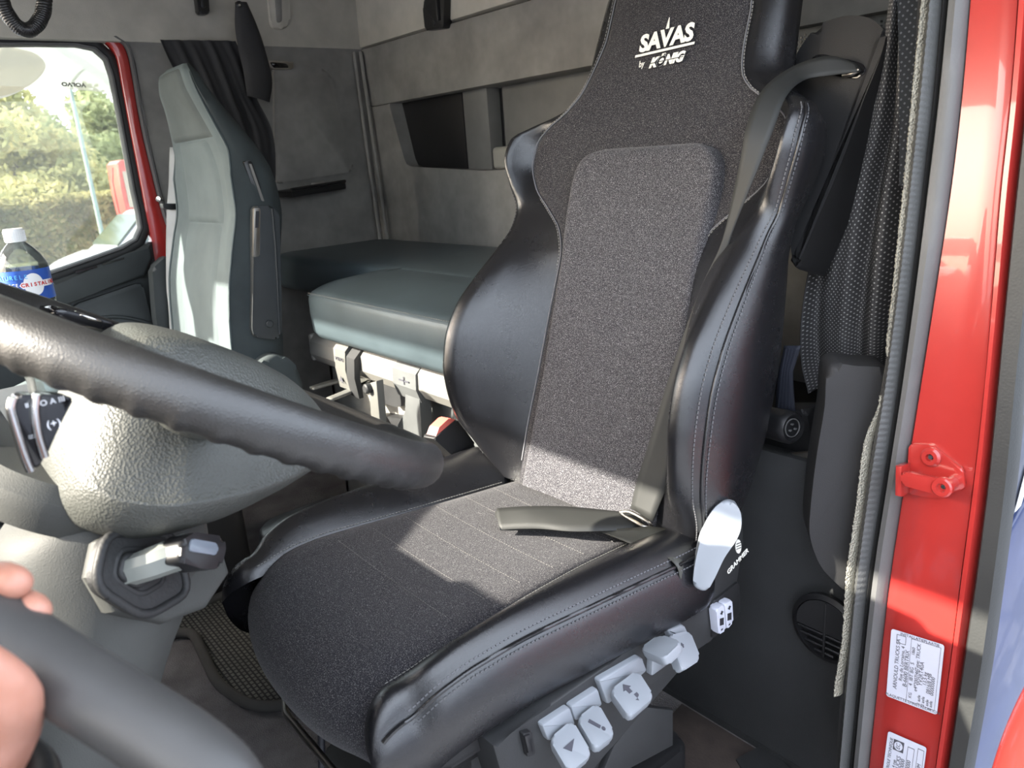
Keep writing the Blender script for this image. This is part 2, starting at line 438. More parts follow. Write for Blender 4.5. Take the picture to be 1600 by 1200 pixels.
slab('recess_panel', [V3(2.44, YR - .05, Zc(-.06)), V3(2.10, YR - .05, Zc(-.06)), V3(2.10, YR - .05, Zc(.21)), V3(2.47, YR - .05, Zc(.21))], (0, -.05, 0), mm('gloss_dark') if 'gloss_dark' in MATS else mm('satin_black'), wr, bevel=.003, front_only=True)
slab('recess_panel', [V3(2.095, YR - .05, Zc(-.06)), V3(1.97, YR - .05, Zc(-.06)), V3(1.97, YR - .05, Zc(.21)), V3(2.095, YR - .05, Zc(.21))], (0, -.05, 0), mm('recess_grey'), wr, bevel=.003, front_only=True)
slab('recess_panel', [V3(1.945, YR - .09, Zc(-.06)), V3(1.02, YR - .09, Zc(-.06)), V3(1.02, YR - .09, Zc(.21)), V3(1.945, YR - .09, Zc(.21))], (0, -.02, 0), mm('recess_grey'), wr, bevel=.003, front_only=True)
slab('recess_panel', [V3(1.01, YR - .03, Zc(-.06)), V3(.50, YR - .03, Zc(-.06)), V3(.50, YR - .03, Zc(.21)), V3(1.01, YR - .03, Zc(.21))], (0, -.02, 0), mm('recess_grey'), wr, bevel=.003, front_only=True)
box('recess_handle', (1.83, YR - .045, Zc(-.008)), (.20, .05, .066), mm('cream_plastic'), wr, bevel=.012, seg=3)
# perforated panel at the right end of the recess: plate with a lattice of holes (dark studs read as holes)
bm = bmesh.new()
for i in range(34):
    for j in range(22):
        x = .995 - i * .0085; z = .02 + j * .0078 + (i % 2) * .0039
        bm_tube(bm, [V3(x, YR - .0295, Zc(z)), V3(x, YR - .0265, Zc(z))], .0024, n=6)
slab('perforated_plate', [V3(1.005, YR - .028, Zc(-.02)), V3(.70, YR - .028, Zc(-.02)), V3(.70, YR - .028, Zc(.198)), V3(1.005, YR - .028, Zc(.198))], (0, -.002, 0), mm('grey_plastic'), wr)
o = from_bm('perforation', bm, mm('satin_black'), wr); o['kind'] = 'stuff'
# passenger side wall behind the door
wrt = struct(slab('wall_right', [V3(XR, YR - .2, 0), V3(XR, -.72, 0)] + [onx(*p, XR) for p in [(274, 420), (267, 352), (256, 318), (233, 215), (212, 100), (203, 73), (186, 57)]] + [V3(XR, YR - .2, Zc(.395))], (.10, 0, 0), mm('lining_dark'), bevel=0))
slab('lining_panel', round_poly([onx(428, 96, XR - .015), onx(514, 108, XR - .015), onx(556, 268, XR - .015), onx(430, 288, XR - .015)], .03), (.03, 0, 0), mm('lining_dark'), wrt, bevel=.012, front_only=True)
struct(slab('wall_right_upper', [V3(XR - .005, YR, Zc(.397)), V3(XR - .005, .62, Zc(.402)), V3(XR - .03, .62, Zc(.97)), V3(XR - .03, YR - .14, Zc(.97)), V3(XR - .005, YR - .14, Zc(.397))], (.13, 0, 0), mm('lining_upper'), bevel=.006, front_only=True))
for k, dx in enumerate((0, .022)):
    struct(tube('trim_%d' % (k + 1), [V3(XR - .012 - dx * .6, YR + .018 + (.012 if k == 0 else -.006), Zc(.385)), V3(XR - .030 - dx, YR + .022 + (.012 if k == 0 else -.006), Zc(.05)), V3(XR - .052 - dx, YR + .024 + (.012 if k == 0 else -.006), Zc(-.27))], .007, mm('lining_dark'), n=8))
# roof front header, front pillars, windscreen sill
struct(box('wall_front_header', (1.48, .60, Zc(.78)), (2.36, .08, .40), mm('lining_upper'), bevel=.01))
sun_blocker = struct(box('trim_7', (1.07, .57, Zc(.505)), (1.40, .02, .19), mm('lining_dark'), bevel=.004))  # unseen blind, added to cast the shade edge on the backrest
struct(slab('wall_front', [V3(XL, YF, -.06), V3(XR + .1, YF, -.06), V3(XR + .1, YF, Zc(-.36)), V3(XL, YF, Zc(-.36))], (0, .06, 0), mm('door_panel')))
for k, x in enumerate((XL + .02, XR + .04)):
    struct(slab('trim_%d' % (k + 3), [V3(x, .50, Zc(.42)), V3(x, .62, Zc(.42)), V3(x, 1.06, Zc(-.38)), V3(x, .94, Zc(-.38))], (.08, 0, 0), mm('lining_dark'), bevel=.01))
struct(box('wall_left_upper', (XL + .02, -.45, Zc(.71)), (.06, 2.10, .52), mm('lining_upper'), bevel=.01))
struct(box('wall_left', (XL + .10, -1.36, Zc(-.10)), (.06, .36, 2.06), mm('lining_dark'), bevel=.01))
struct(box('wall_left_front', (XL + .02, .82, .35), (.06, .40, .80), mm('door_panel'), bevel=.01))

# ------------------------------------------------------------------ passenger door with its window
door = struct(slab('door_1', [V3(XR + .03, -.82, 0), V3(XR + .03, 1.0, 0), V3(XR + .03, 1.0, Zc(-.42)), V3(XR + .03, .35, Zc(-.36)), onx(-40, 478, XR + .03), onx(84, 436, XR + .03), onx(205, 400, XR + .03), onx(232, 384, XR + .03), onx(244, 372, XR + .03), V3(XR + .03, -.82, Zc(-.14))], (.05, 0, 0), mm('door_panel'), bevel=.008, front_only=True))
WIN = [(-260, 74), (-100, 70), (60, 69), (120, 70), (148, 76), (166, 92), (175, 118), (187, 180), (198, 240), (208, 295), (217, 335), (220, 356), (212, 374), (190, 387), (140, 405), (85, 424), (-40, 466), (-260, 540)]
def ring(name, px, w0, w1, X, dx, mat, parent, closed=False):
    """strip that follows an outline drawn on the plane x = X; w0/w1 are offsets away from its centre"""
    P = [onx(a, b, X) for a, b in px]; c = sum(P, Vector()) / len(P); rows = []
    for i, p in enumerate(P):
        t = (P[min(i + 1, len(P) - 1)] - P[max(i - 1, 0)]); nrm = Vector((0, -t.z, t.y)).normalized()
        if nrm.dot(p - c) < 0: nrm = -nrm
        a, b = p + nrm * w0, p + nrm * w1; d = Vector((dx, 0, 0))
        rows.append([a, a.lerp(b, .25) - d, a.lerp(b, .75) - d, b, b + Vector((.03, 0, 0)), a + Vector((.03, 0, 0))])
    return loft(name, rows, mm(mat), parent, close_u=True, cap0=True, cap1=True, sharp=60)
win = struct(ring('window_1', WIN, 0, .030, XR + .035, .006, 'rubber', None))
ring('inner_seal', WIN, -.004, .006, XR + .028, .006, 'grey_rubber', win)
glass_m, nt, b = newmat('cab_glass')
b.inputs['Base Color'].default_value = (.80, .84, .80, 1); b.inputs['Transmission Weight'].default_value = 1; b.inputs['Roughness'].default_value = 0.0; b.inputs['IOR'].default_value = 1.45
tr = nt.nodes.new('ShaderNodeBsdfTransparent'); tr.inputs[0].default_value = (.84, .86, .82, 1)
gl = nt.nodes.new('ShaderNodeBsdfGlossy'); gl.inputs['Roughness'].default_value = .02
df = nt.nodes.new('ShaderNodeBsdfDiffuse'); df.inputs[0].default_value = (.7, .7, .66, 1)
fr = nt.nodes.new('ShaderNodeFresnel'); fr.inputs[0].default_value = 1.45
mx = nt.nodes.new('ShaderNodeMixShader'); mx2 = nt.nodes.new('ShaderNodeMixShader'); mx2.inputs[0].default_value = .14
nt.links.new(fr.outputs[0], mx.inputs[0]); nt.links.new(tr.outputs[0], mx.inputs[1]); nt.links.new(gl.outputs[0], mx.inputs[2])
nt.links.new(mx.outputs[0], mx2.inputs[1]); nt.links.new(df.outputs[0], mx2.inputs[2])
nt.links.new(mx2.outputs[0], nt.nodes['Material Output'].inputs[0])
slab('pane', [onx(a, b, XR + .05) for a, b in WIN], (.004, 0, 0), glass_m, win)
# red painted door frame strip behind the window and its lip
RED = [(120, 58), (150, 59), (176, 68), (190, 88), (199, 130), (212, 200), (225, 262), (238, 320), (247, 362), (258, 430)]
def band(name, A, B, X, dx, mat, parent, n=30):
    a = [onx(*p, X) for p in A]; b_ = [onx(*p, X) for p in B]
    a = [Vector(p) for p in catmull(a, n)]; b_ = [Vector(p) for p in catmull(b_, n)]
    d = Vector((dx, 0, 0)); rows = [[p, p.lerp(q, .15) - d, p.lerp(q, .85) - d, q, q + Vector((.03, 0, 0)), p + Vector((.03, 0, 0))] for p, q in zip(a, b_)]
    return loft(name, rows, mm(mat), parent, close_u=True, cap0=True, cap1=True, sharp=60)
band('red_frame', [(138, 57), (163, 64), (181, 86), (190, 130), (203, 200), (215, 262), (225, 315), (236, 370), (244, 420)], [(152, 53), (184, 60), (199, 84), (208, 128), (220, 198), (235, 262), (250, 320), (264, 365), (276, 420)], XR + .02, .004, 'red_paint', win)
band('frame_lip', [(176, 57), (197, 72), (206, 100), (216, 160), (227, 215), (240, 270), (252, 320), (262, 352)], [(182, 56), (201, 71), (210, 99), (220, 159), (231, 214), (244, 269), (256, 319), (266, 351)], XR - .002, .004, 'grey_rubber', win)
# door trim: ledge under the window, recessed card with the speaker arc
slab('window_ledge', [onx(*p, XR + .0) for p in [(-30, 500), (84, 440), (200, 402), (236, 378), (240, 402), (228, 432), (130, 465), (0, 520)]], (.05, 0, 0), mm('door_panel'), door, bevel=.012, seg=3, front_only=True)
slab('ledge_slot', [onx(*p, XR - .004) for p in [(118, 424), (152, 415), (152, 418), (118, 427)]], (.01, 0, 0), mm('gloss_black'), door)
slab('ledge_slot', [onx(*p, XR - .004) for p in [(160, 412), (194, 402), (194, 405), (160, 415)]], (.01, 0, 0), mm('gloss_black'), door)
slab('door_card', round_poly([onx(*p, XR + .012) for p in [(112, 478), (222, 440), (246, 540), (246, 640), (112, 640)]], .02), (.02, 0, 0), mm('door_panel'), door, bevel=.006, front_only=True)
tube('speaker_arc', [onx(145 + 62 * (1 - math.cos(t)) , 508 - 22 * math.sin(t) + (1 - math.cos(t)) * 12, XR + .01) for t in np.linspace(.1, math.pi - .2, 16)], .006, mm('door_panel'), door, n=8)
# pull handle post in front of the passenger seat
slab('door_pull', round_poly([onx(*p, XR - .10) for p in [(238, 420), (262, 398), (268, 470), (268, 560), (258, 560), (244, 500)]], .015), (.05, 0, 0), mm('door_panel'), door, bevel=.010, seg=3)
# outside: tinted wind deflector along the window top with its maker's name seen from behind
dm, nt, b = newmat('deflector_acrylic')
tr = nt.nodes.new('ShaderNodeBsdfTransparent'); tr.inputs[0].default_value = (.72, .72, .70, 1)
df = nt.nodes.new('ShaderNodeBsdfTranslucent'); df.inputs[0].default_value = (.75, .75, .72, 1)
df2 = nt.nodes.new('ShaderNodeBsdfDiffuse'); df2.inputs[0].default_value = (.6, .6, .58, 1)
m1 = nt.nodes.new('ShaderNodeMixShader'); m1.inputs[0].default_value = .5; nt.links.new(df.outputs[0], m1.inputs[1]); nt.links.new(df2.outputs[0], m1.inputs[2])
m2 = nt.nodes.new('ShaderNodeMixShader'); m2.inputs[0].default_value = .35; nt.links.new(tr.outputs[0], m2.inputs[1]); nt.links.new(m1.outputs[0], m2.inputs[2])
nt.links.new(m2.outputs[0], nt.nodes['Material Output'].inputs[0])
df_o = slab('wind_deflector', [onx(a, b_, XR + .13) for a, b_ in [(-120, 40), (90, 45), (165, 60), (190, 100), (186, 146), (120, 140), (50, 136), (-120, 128)]], (.004, 0, 0), dm)
tag(df_o, 'pale translucent wind deflector along the top of the passenger window', 'wind deflector')
P0_ = onx(115, 132, XR + .128)
t = text_mesh('maker_name', 'VOLVO', .015, P0_, onx(101, 131.2, XR + .128) - P0_, Vector((0, 0, -1)), mm('print_black'), df_o, bold=.0008, sx=1.3)

# ------------------------------------------------------------------ fittings on the upper lining
cl = thing('lining_clip', 'small black plastic clip on the upper lining above passenger window', 'clip', onx(317, 10, XR - .02))
slab('clip_body', round_poly([onx(*p, XR - .045) for p in [(306, -18), (325, -18), (328, 22), (311, 22)]], .008), (.03, 0, 0), mm('satin_black'), cl, bevel=.006)
slab('clip_tongue', round_poly([onx(*p, XR - .052) for p in [(312, -14), (320, -14), (322, 12), (314, 12)]], .006), (.01, 0, 0), mm('satin_black'), cl, bevel=.003)
gh = thing('lining_latch', 'beige oval latch plate moulded into the upper side lining', 'latch', onx(435, 20, XR - .02))
slab('latch_plate', round_poly([onx(*p, XR - .022) for p in [(417, -22), (452, -22), (454, 44), (424, 46)]], .03), (.02, 0, 0), mm('lining_upper'), gh, bevel=.008, front_only=True)
slab('latch_slot', round_poly([onx(*p, XR - .026) for p in [(430, -4), (440, -6), (441, 34), (433, 36)]], .01), (.01, 0, 0), mm('lining_dark'), gh, bevel=.002)
lb = thing('lining_bracket', 'black plastic bracket at the edge of the rear upper lining', 'bracket', ony(675, 25, YR + .01))
slab('bracket_body', round_poly([ony(*p, YR + .025) for p in [(660, 8), (668, -10), (694, -10), (693, 44), (664, 48)]], .01), (0, -.03, 0), mm('satin_black'), lb, bevel=.005)
lathe('bracket_screw', [(.0, .003), (.008, .003), (.010, 0)], ony(678, 36, YR + .026), mm('black_plastic'), lb, axis=(0, 1, 0), n=16)
box('bracket_rib', ony(684, 15, YR + .03), (.008, .012, .06), mm('black_plastic'), lb, bevel=.002)
# reading lamp and little side tray on the passenger side lining
rl = thing('reading_lamp', 'small chrome rimmed reading lamp on the passenger side wall', 'lamp', onx(440, 102, XR - .03))
slab('lamp_bezel', round_poly([onx(*p, XR - .03) for p in [(416, 94), (460, 97), (458, 108), (424, 108)]], .008), (.02, 0, 0), mm('steel'), rl, bevel=.004)
slab('lamp_lens', round_poly([onx(*p, XR - .034) for p in [(422, 97), (448, 99), (452, 106), (428, 106)]], .006), (.008, 0, 0), mm('gloss_black'), rl, bevel=.002)
ty = thing('side_tray', 'narrow dark tray shelf on the side wall behind the passenger seat', 'tray', onx(475, 292, XR - .05))
a0, a1 = onx(428, 298, XR), onx(529, 284, XR)
slab('tray_shelf', [a0, a1, a1 + V3(-.07, .01, -.004), a0 + V3(-.12, -.01, -.004)], (0, 0, -.022), mm('satin_black'), ty, bevel=.005)
tube('tray_lip', [a0 + V3(-.12, -.01, .002), a0.lerp(a1, .5) + V3(-.105, 0, .002), a1 + V3(-.07, .01, .002)], .005, mm('satin_black'), ty, n=8)
box('tray_reflector', onx(497, 287, XR - .045), (.006, .05, .008), mm('steel'), ty, bevel=.001)

# ------------------------------------------------------------------ door pillar beside the driver's seat
JP = V3(.42, -1.03, Zc(-.34)); JN = V3(0, 1, .11).normalized()
def J(px, py, off=0.0):
    return onpl(px, py, JP + JN * off, JN)
pil = struct(slab('wall_left_pillar', [J(1437, -60, -.012), J(1640, -60, -.012), J(1600, 300, -.012), J(1560, 600, -.012), J(1522, 900, -.012), J(1475, 1230, -.012), J(1318, 1230, -.012), J(1340, 900, -.012), J(1382, 600, -.012), J(1420, 300, -.012)], (0, -.12, 0), mm('trim_grey')))
def strip(name, L, R, prof, mat, parent, n=50, base=-.02):
    """strip running down the pillar; L/R = [(px,py)...] edges; prof = list of (fraction, height)"""
    A = [Vector(p) for p in catmull([J(*p) for p in L], n)]; B = [Vector(p) for p in catmull([J(*p) for p in R], n)]
    rows = [[a.lerp(b_, f) + JN * h for f, h in prof] + [b_ + JN * base, a + JN * base] for a, b_ in zip(A, B)]
    return loft(name, rows, mm(mat), parent, close_u=True, cap0=True, cap1=True, sharp=50)
YS = (-60, 150, 300, 450, 600, 750, 900, 1050, 1220)
def edge(*xs): return list(zip(xs, YS))
RED_L = edge(1521, 1503, 1485, 1462, 1438, 1414, 1391, 1373, 1355)
RED_M = edge(1597, 1582, 1566, 1554, 1541, 1524, 1504, 1485, 1461)
RED_R = edge(1618, 1600, 1584, 1570, 1555, 1540, 1521, 1500, 1475)
strip('jamb_panel', RED_L, RED_M, [(0, .0), (.04, .004), (.5, .004), (.96, .004), (1, .006)], 'red_paint', pil)
strip('jamb_flange', RED_M, RED_R, [(0, .004), (.25, .012), (.7, .012), (1, .0)], 'red_paint', pil)
strip('seal_gap', RED_R, edge(1624, 1606, 1590, 1575, 1561, 1546, 1527, 1505, 1480), [(0, -.01), (1, -.01)], 'rubber', pil)
strip('outer_cladding', edge(1624, 1606, 1590, 1575, 1561, 1546, 1527, 1505, 1480), edge(1662, 1646, 1630, 1614, 1597, 1582, 1563, 1542, 1512), [(0, .004), (.15, .012), (.85, .012), (1, 0)], 'dark_cladding', pil)
strip('grey_seal', edge(1489, 1468, 1450, 1432, 1412, 1389, 1366, 1350, 1334), RED_L, [(0, .002), (.25, .016), (.6, .018), (.9, .012), (1, .004)], 'grey_rubber', pil)
strip('dark_seal_lip', edge(1481, 1462, 1445, 1427, 1407, 1384, 1361, 1345, 1329), edge(1489, 1468, 1450, 1432, 1412, 1389, 1366, 1350, 1334), [(0, .006), (.5, .010), (1, .004)], 'rubber', pil)
# ribbed bulb seal: each rib is real relief
A = [Vector(p) for p in catmull([J(*p) for p in edge(1461, 1438, 1422, 1404, 1383, 1358, 1340, 1326, 1311)], 420)]
B = [Vector(p) for p in catmull([J(*p) for p in edge(1481, 1462, 1445, 1427, 1407, 1384, 1361, 1345, 1329)], 420)]
rows = []
for i, (a, b_) in enumerate(zip(A, B)):
    r = .0012 * math.sin(i * 1.9) * (1 if i < 330 else .3)
    rows.append([a + JN * .0, a.lerp(b_, .15) + JN * (.013 + r), a.lerp(b_, .5) + JN * (.021 + r), a.lerp(b_, .85) + JN * (.013 + r), b_, b_ - JN * .01, a - JN * .01])
loft('ribbed_seal', rows, mm('seal_rubber'), pil, close_u=True, cap0=True, cap1=True, sharp=70)
# pale fleece edge, in two lengths
def fleece(Lx, y0, y1, w=11):
    n = int((y1 - y0) / 2.2); rows = []; rnd = random.Random(3)
    ys = [y for _, y in Lx]; xs = [x for x, _ in Lx]
    for i in range(n + 1):
        y = y0 + (y1 - y0) * i / n; x = smooth_interp(y, ys, xs); j = rnd.uniform(-1.2, 1.2)
        a = J(x + j, y, .012); b_ = J(x + w, y, .010)
        rows.append([a, a.lerp(b_, .4) + JN * (.006 + rnd.uniform(-.001, .001)), b_, b_ - JN * .02, a - JN * .02])
    loft('fleece_edge', rows, mm('edge_fleece'), pil, close_u=True, cap0=True, cap1=True, sharp=70)
FX = [(1441, -60), (1424, 150), (1410, 300), (1394, 450), (1384, 556)]
fleece(FX, -60, 556)
FX2 = [(1374, 618), (1350, 690), (1337, 790), (1322, 900), (1315, 1000), (1303, 1087)]
fleece(FX2, 618, 1087, 9)
strip('gap_strip', edge(1450, 1430, 1419, 1401, 1378, 1352, 1331, 1316, 1304), edge(1461, 1438, 1422, 1404, 1383, 1358, 1340, 1326, 1311), [(0, .0), (1, .0)], 'rubber', pil)
# perforated pillar trim at the top, between curtain and fleece
ptrim = slab('pillar_trim', [J(1400, -60, -.03), J(1440, -60, -.03), J(1425, 150, -.03), J(1412, 290, -.03), J(1405, 290, -.03), J(1405, 100, -.03)], (0, -.02, 0), mm('trim_dotted'), pil)
planar_uv(ptrim)
# striker
st = thing('door_striker', 'red painted door striker with two screws on the door pillar', 'striker', J(1462, 735, .006))
slab('striker_plate', round_poly([J(*p, .004) for p in [(1423, 692), (1459, 694), (1508, 732), (1511, 762), (1462, 778), (1420, 770)]], .006), JN * .006, mm('red_paint'), st, bevel=.002)
slab('striker_arm', round_poly([J(*p, .03) for p in [(1413, 734), (1488, 750), (1490, 768), (1474, 772), (1412, 755)]], .006), JN * .010, mm('red_paint'), st, bevel=.003, seg=3)
slab('arm_foot', [J(*p, .008) for p in [(1413, 722), (1424, 722), (1422, 770), (1412, 768)]], JN * .028, mm('red_paint'), st, bevel=.003)
lathe('striker_pin', [(.009, -.034), (.009, .0), (.013, .001), (.013, .008), (.011, .010), (.006, .010), (.005, .006), (0, .006)], J(1475, 760, .034), mm('red_paint'), st, axis=JN, n=24)
lathe('pin_socket', [(.0045, .0), (.003, .003), (0, .0034)], J(1475, 760, .0405), mm('chrome'), st, axis=JN, n=6)
lathe('striker_screw', [(.013, 0), (.013, .003), (.010, .006), (.005, .006), (.004, .002), (0, .002)], J(1455, 714, .010), mm('red_paint'), st, axis=JN, n=24)
lathe('screw_socket', [(.004, .0), (.003, .003), (0, .003)], J(1455, 714, .0125), mm('print_black'), st, axis=JN, n=6)
# stickers
def sticker(label, quad, lines, qr=False):
    q = [J(*p, .0085) for p in quad]
    o = slab('sticker', round_poly(q, .004), JN * .0006, mm('sticker_white'))
    tag(o, label, 'sticker')
    TL, TR, BR, BL = q
    def at(u, v): return TL.lerp(TR, u).lerp(BL.lerp(BR, u), v) + JN * .0009
    for (u, v, s, size) in lines:
        text_mesh('print', s, size, at(u, v), at(u, v - .1) - at(u, v), at(u - .1, v) - at(u, v), mm('print_dark'), o, depth=.0001, bold=.0)
    def frame(u0, v0, u1, v1, w=.006):
        for (a, b_, c, d) in ((u0, v0, u1, v0 + w), (u0, v1 - w, u1, v1), (u0, v0, u0 + w * 1.3, v1), (u1 - w * 1.3, v0, u1, v1)):
            slab('print_rule', [at(a, b_), at(c, b_), at(c, d), at(a, d)], JN * .0002, mm('print_dark'), o)
    return o, at, frame
o, at, frame = sticker('white vehicle data sticker with small print on red pillar', [(1393, 982), (1476, 1008), (1464, 1117), (1385, 1087)],
    [(.16, .48, 'ARNOULD TRUCKS SA', .0075), (.26, .45, 'Rue de Lorraine, 4', .007), (.35, .5, 'B-6600 BERTRIX', .008), (.46, .22, '1860', .006), (.46, .55, '4  IBT BG  5', .007), (.47, .86, 'KG', .006),
     (.555, .28, 'Type: TRUCK', .007), (.56, .62, 'e4*2007/46', .007), (.64, .5, 'YV2RT40A', .008), (.64, .88, '1 axle', .006), (.72, .55, '13.5 kg', .007), (.72, .88, '2 axle', .006), (.80, .6, '0816/8 MB', .007), (.80, .9, '3 axle', .006), (.87, .62, '00000000', .007), (.87, .9, '4 axle', .006),
     ])
text_mesh('print', 'INSTALLATIEPLAATJE', .0055, at(.55, .03), at(.65, .03) - at(.55, .03), at(.55, -.07) - at(.55, .03), mm('print_dark'), o, depth=.0001)
text_mesh('print', "PLAQUETTE D'INSTALLATION", .0055, at(.52, .965), at(.62, .965) - at(.52, .965), at(.52, .865) - at(.52, .965), mm('print_dark'), o, depth=.0001)
frame(.12, .05, .30, .17); frame(.40, .05, .95, .95, .004)
o, at, frame = sticker('lower white sticker with a round emblem on red pillar', [(1388, 1142), (1448, 1168), (1432, 1290), (1372, 1262)],
    [(.12, .32, 'CONTROLE TECHNIQUE', .006), (.26, .36, '4 rue', .006), (.36, .36, 'TRUCKS', .008), (.47, .36, 'e4 0000', .008), (.62, .36, '00000000', .0075), (.88, .36, 'MAXIMUM', .007)])
frame(.55, .08, .72, .5); frame(.80, .05, .96, .9)
sq = [at(.18, .06), at(.45, .06), at(.45, .19), at(.18, .19)]
slab('emblem_ground', sq, JN * .0003, mm('print_dark'), o)
slab('emblem_disc', [at(.315 + .11 * math.cos(t), .125 + .053 * math.sin(t)) + JN * .0003 for t in np.linspace(0, 2 * math.pi, 24, endpoint=False)], JN * .0003, mm('sticker_white'), o)
text_mesh('print', 'EC', .008, at(.315, .125) + JN * .0008, at(.315, .025) - at(.315, .125), at(.215, .125) - at(.315, .125), mm('print_dark'), o, depth=.0001)

# grey lower trim panel inside the pillar
sp = [(1296, 575), (1340, 572), (1392, 582), (1372, 640), (1352, 690), (1338, 790), (1328, 900), (1326, 925), (1300, 905), (1280, 880), (1266, 840), (1266, 800), (1275, 720), (1288, 640)]
struct(slab('trim_5', [Vector(q) for q in closed_catmull([onpl(*p, V3(.50, -1.02, Zc(-.5)), V3(-.62, .78, .05)) for p in sp], 80)], V3(.04, -.05, 0), mm('trim_grey'), bevel=.012, seg=3, front_only=True))
# bunk base: dark lined box behind the driver's seat, with round vent
bb = thing('bunk_storage_box', 'dark lined storage box under the bunk behind the driver seat', 'storage box', V3(1.1, -1.3, 0))
YB = -1.06
slab('front_panel', [V3(.49, YB, 0), V3(1.30, YB, 0), V3(1.30, YB, Zc(-.50)), V3(.49, YB, Zc(-.50))], (0, -.02, 0), mm('bunk_panel'), bb, bevel=.004)
slab('top_panel', [V3(.49, YB - .02, Zc(-.52)), V3(1.30, YB - .02, Zc(-.52)), V3(1.30, YR + .01, Zc(-.52)), V3(.49, YR + .01, Zc(-.52))], (0, 0, -.02), mm('bunk_panel'), bb)
slab('kick_strip', [V3(.40, YB + .004, .0), V3(1.10, YB + .004, .0), V3(1.10, YB + .004, .012), V3(.40, YB + .004, .012)], (0, -.004, 0), mm('floor_vinyl'), bb)
vt = thing('heater_vent', 'round black slatted heater vent low beside the door pillar', 'vent', ony(1290, 980, YB + .01))
vc = ony(1293, 980, YB + .012)
lathe('vent_rim', [(.058, -.004), (.060, .006), (.052, .010), (.050, .0)], vc, mm('satin_black'), vt, axis=(0, 1, 0), n=40)
lathe('vent_back', [(.052, .0), (0, .0)], vc + V3(0, -.008, 0), mm('print_black'), vt, axis=(0, 1, 0), n=32)
bm = bmesh.new()
cap = [vc + V3(.050 * math.cos(t), .006, .050 * math.sin(t)) for t in np.linspace(-.15, math.pi + .15, 20)]
bm_slab(bm, cap, (0, .003, 0)); from_bm('vent_cover', bm, mm('black_plastic'), vt)
for k in range(4):
    z = -.014 - k * .011; h = math.sqrt(max(1e-6, .050 ** 2 - z * z))
    box('slat', vc + V3(0, .004, z), (2 * h, .010, .0035), mm('black_plastic'), vt, rot=Matrix.Rotation(.5, 3, 'X'), bevel=.001)
box('vent_bar', vc + V3(0, .008, -.002), (.004, .006, .10), mm('black_plastic'), vt, bevel=.001)
# ================================================================== the driver's seat
SC = .905
ST = math.radians(17.0)
S0 = V3(SC, -.88, Zc(-.60)); SU = V3(1, 0, 0); SV = V3(0, -math.sin(ST), math.cos(ST)); SW = V3(0, math.cos(ST), math.sin(ST))
def S(u, v, w): return S0 + SU * u + SV * v + SW * w
def onw(px, py, w): return onpl(px, py, S0 + SW * w, SW)
seat = thing('driver_seat_unit', 'black sports driver seat with speckled fabric centre and big leather side bolsters', 'seat', V3(.92, -.60, 0))
TV = [-.02, .04, .09, .14, .19, .24, .30, .36, .42, .47, .51, .55, .60, .635, .665, .69, .72, .76, .83, .92, 1.0]
T_ui = [.165, .165, .165, .163, .160, .158, .156, .153, .150, .165, .205, .250, .272, .268, .240, .198, .172, .160, .150, .142, .125]
T_uc = [.225, .245, .258, .265, .268, .268, .266, .260, .255, .256, .268, .283, .297, .296, .272, .228, .192, .180, .172, .162, .145]
T_wc = [.030, .075, .125, .152, .168, .172, .160, .130, .092, .062, .050, .066, .080, .072, .042, .020, .008, .004, .000, -.005, -.02]
T_uo = [.265, .288, .302, .308, .312, .312, .310, .305, .298, .292, .296, .308, .318, .316, .295, .252, .222, .210, .204, .196, .18]
def tv(T, v): return float(smooth_interp(v, TV, T))
def w_fab(u, v, ui):
    t = abs(u) / ui
    base = .012 + .014 * t * t                                  # gentle hollow
    head = max(0.0, min(1.0, (v - .70) / .12))
    return base * (1 - head) + head * (.020 * (1 - t ** 2) + .0 * v - .0)
def half_section(v, n=22):
    ui, uc, wc, uo = tv(T_ui, v), tv(T_uc, v), tv(T_wc, v), tv(T_uo, v)
    wi = w_fab(ui, v, ui)
    head = max(0.0, min(1.0, (v - .66) / .08))
    wo = (wc * .42 - .012) * (1 - head) + (-.055) * head
    d = min(1.0, max(0.0, (.52 - v) / .10))                       # lower lobe: steep inner flank
    im = (ui + (uc - ui) * (.55), wi + (wc - wi) * (.52))
    pts = [(ui, wi), im, (uc, wc), (uc + (uo - uc) * .72, wc - (wc - wo) * .36), (uo, wo), (uo - .022, -.040 - .015 * head), (uo - .058, -.088), (uo - .095, -.118)]
    return catmull(pts, n)
vs = list(np.linspace(-.015, .99, 92))
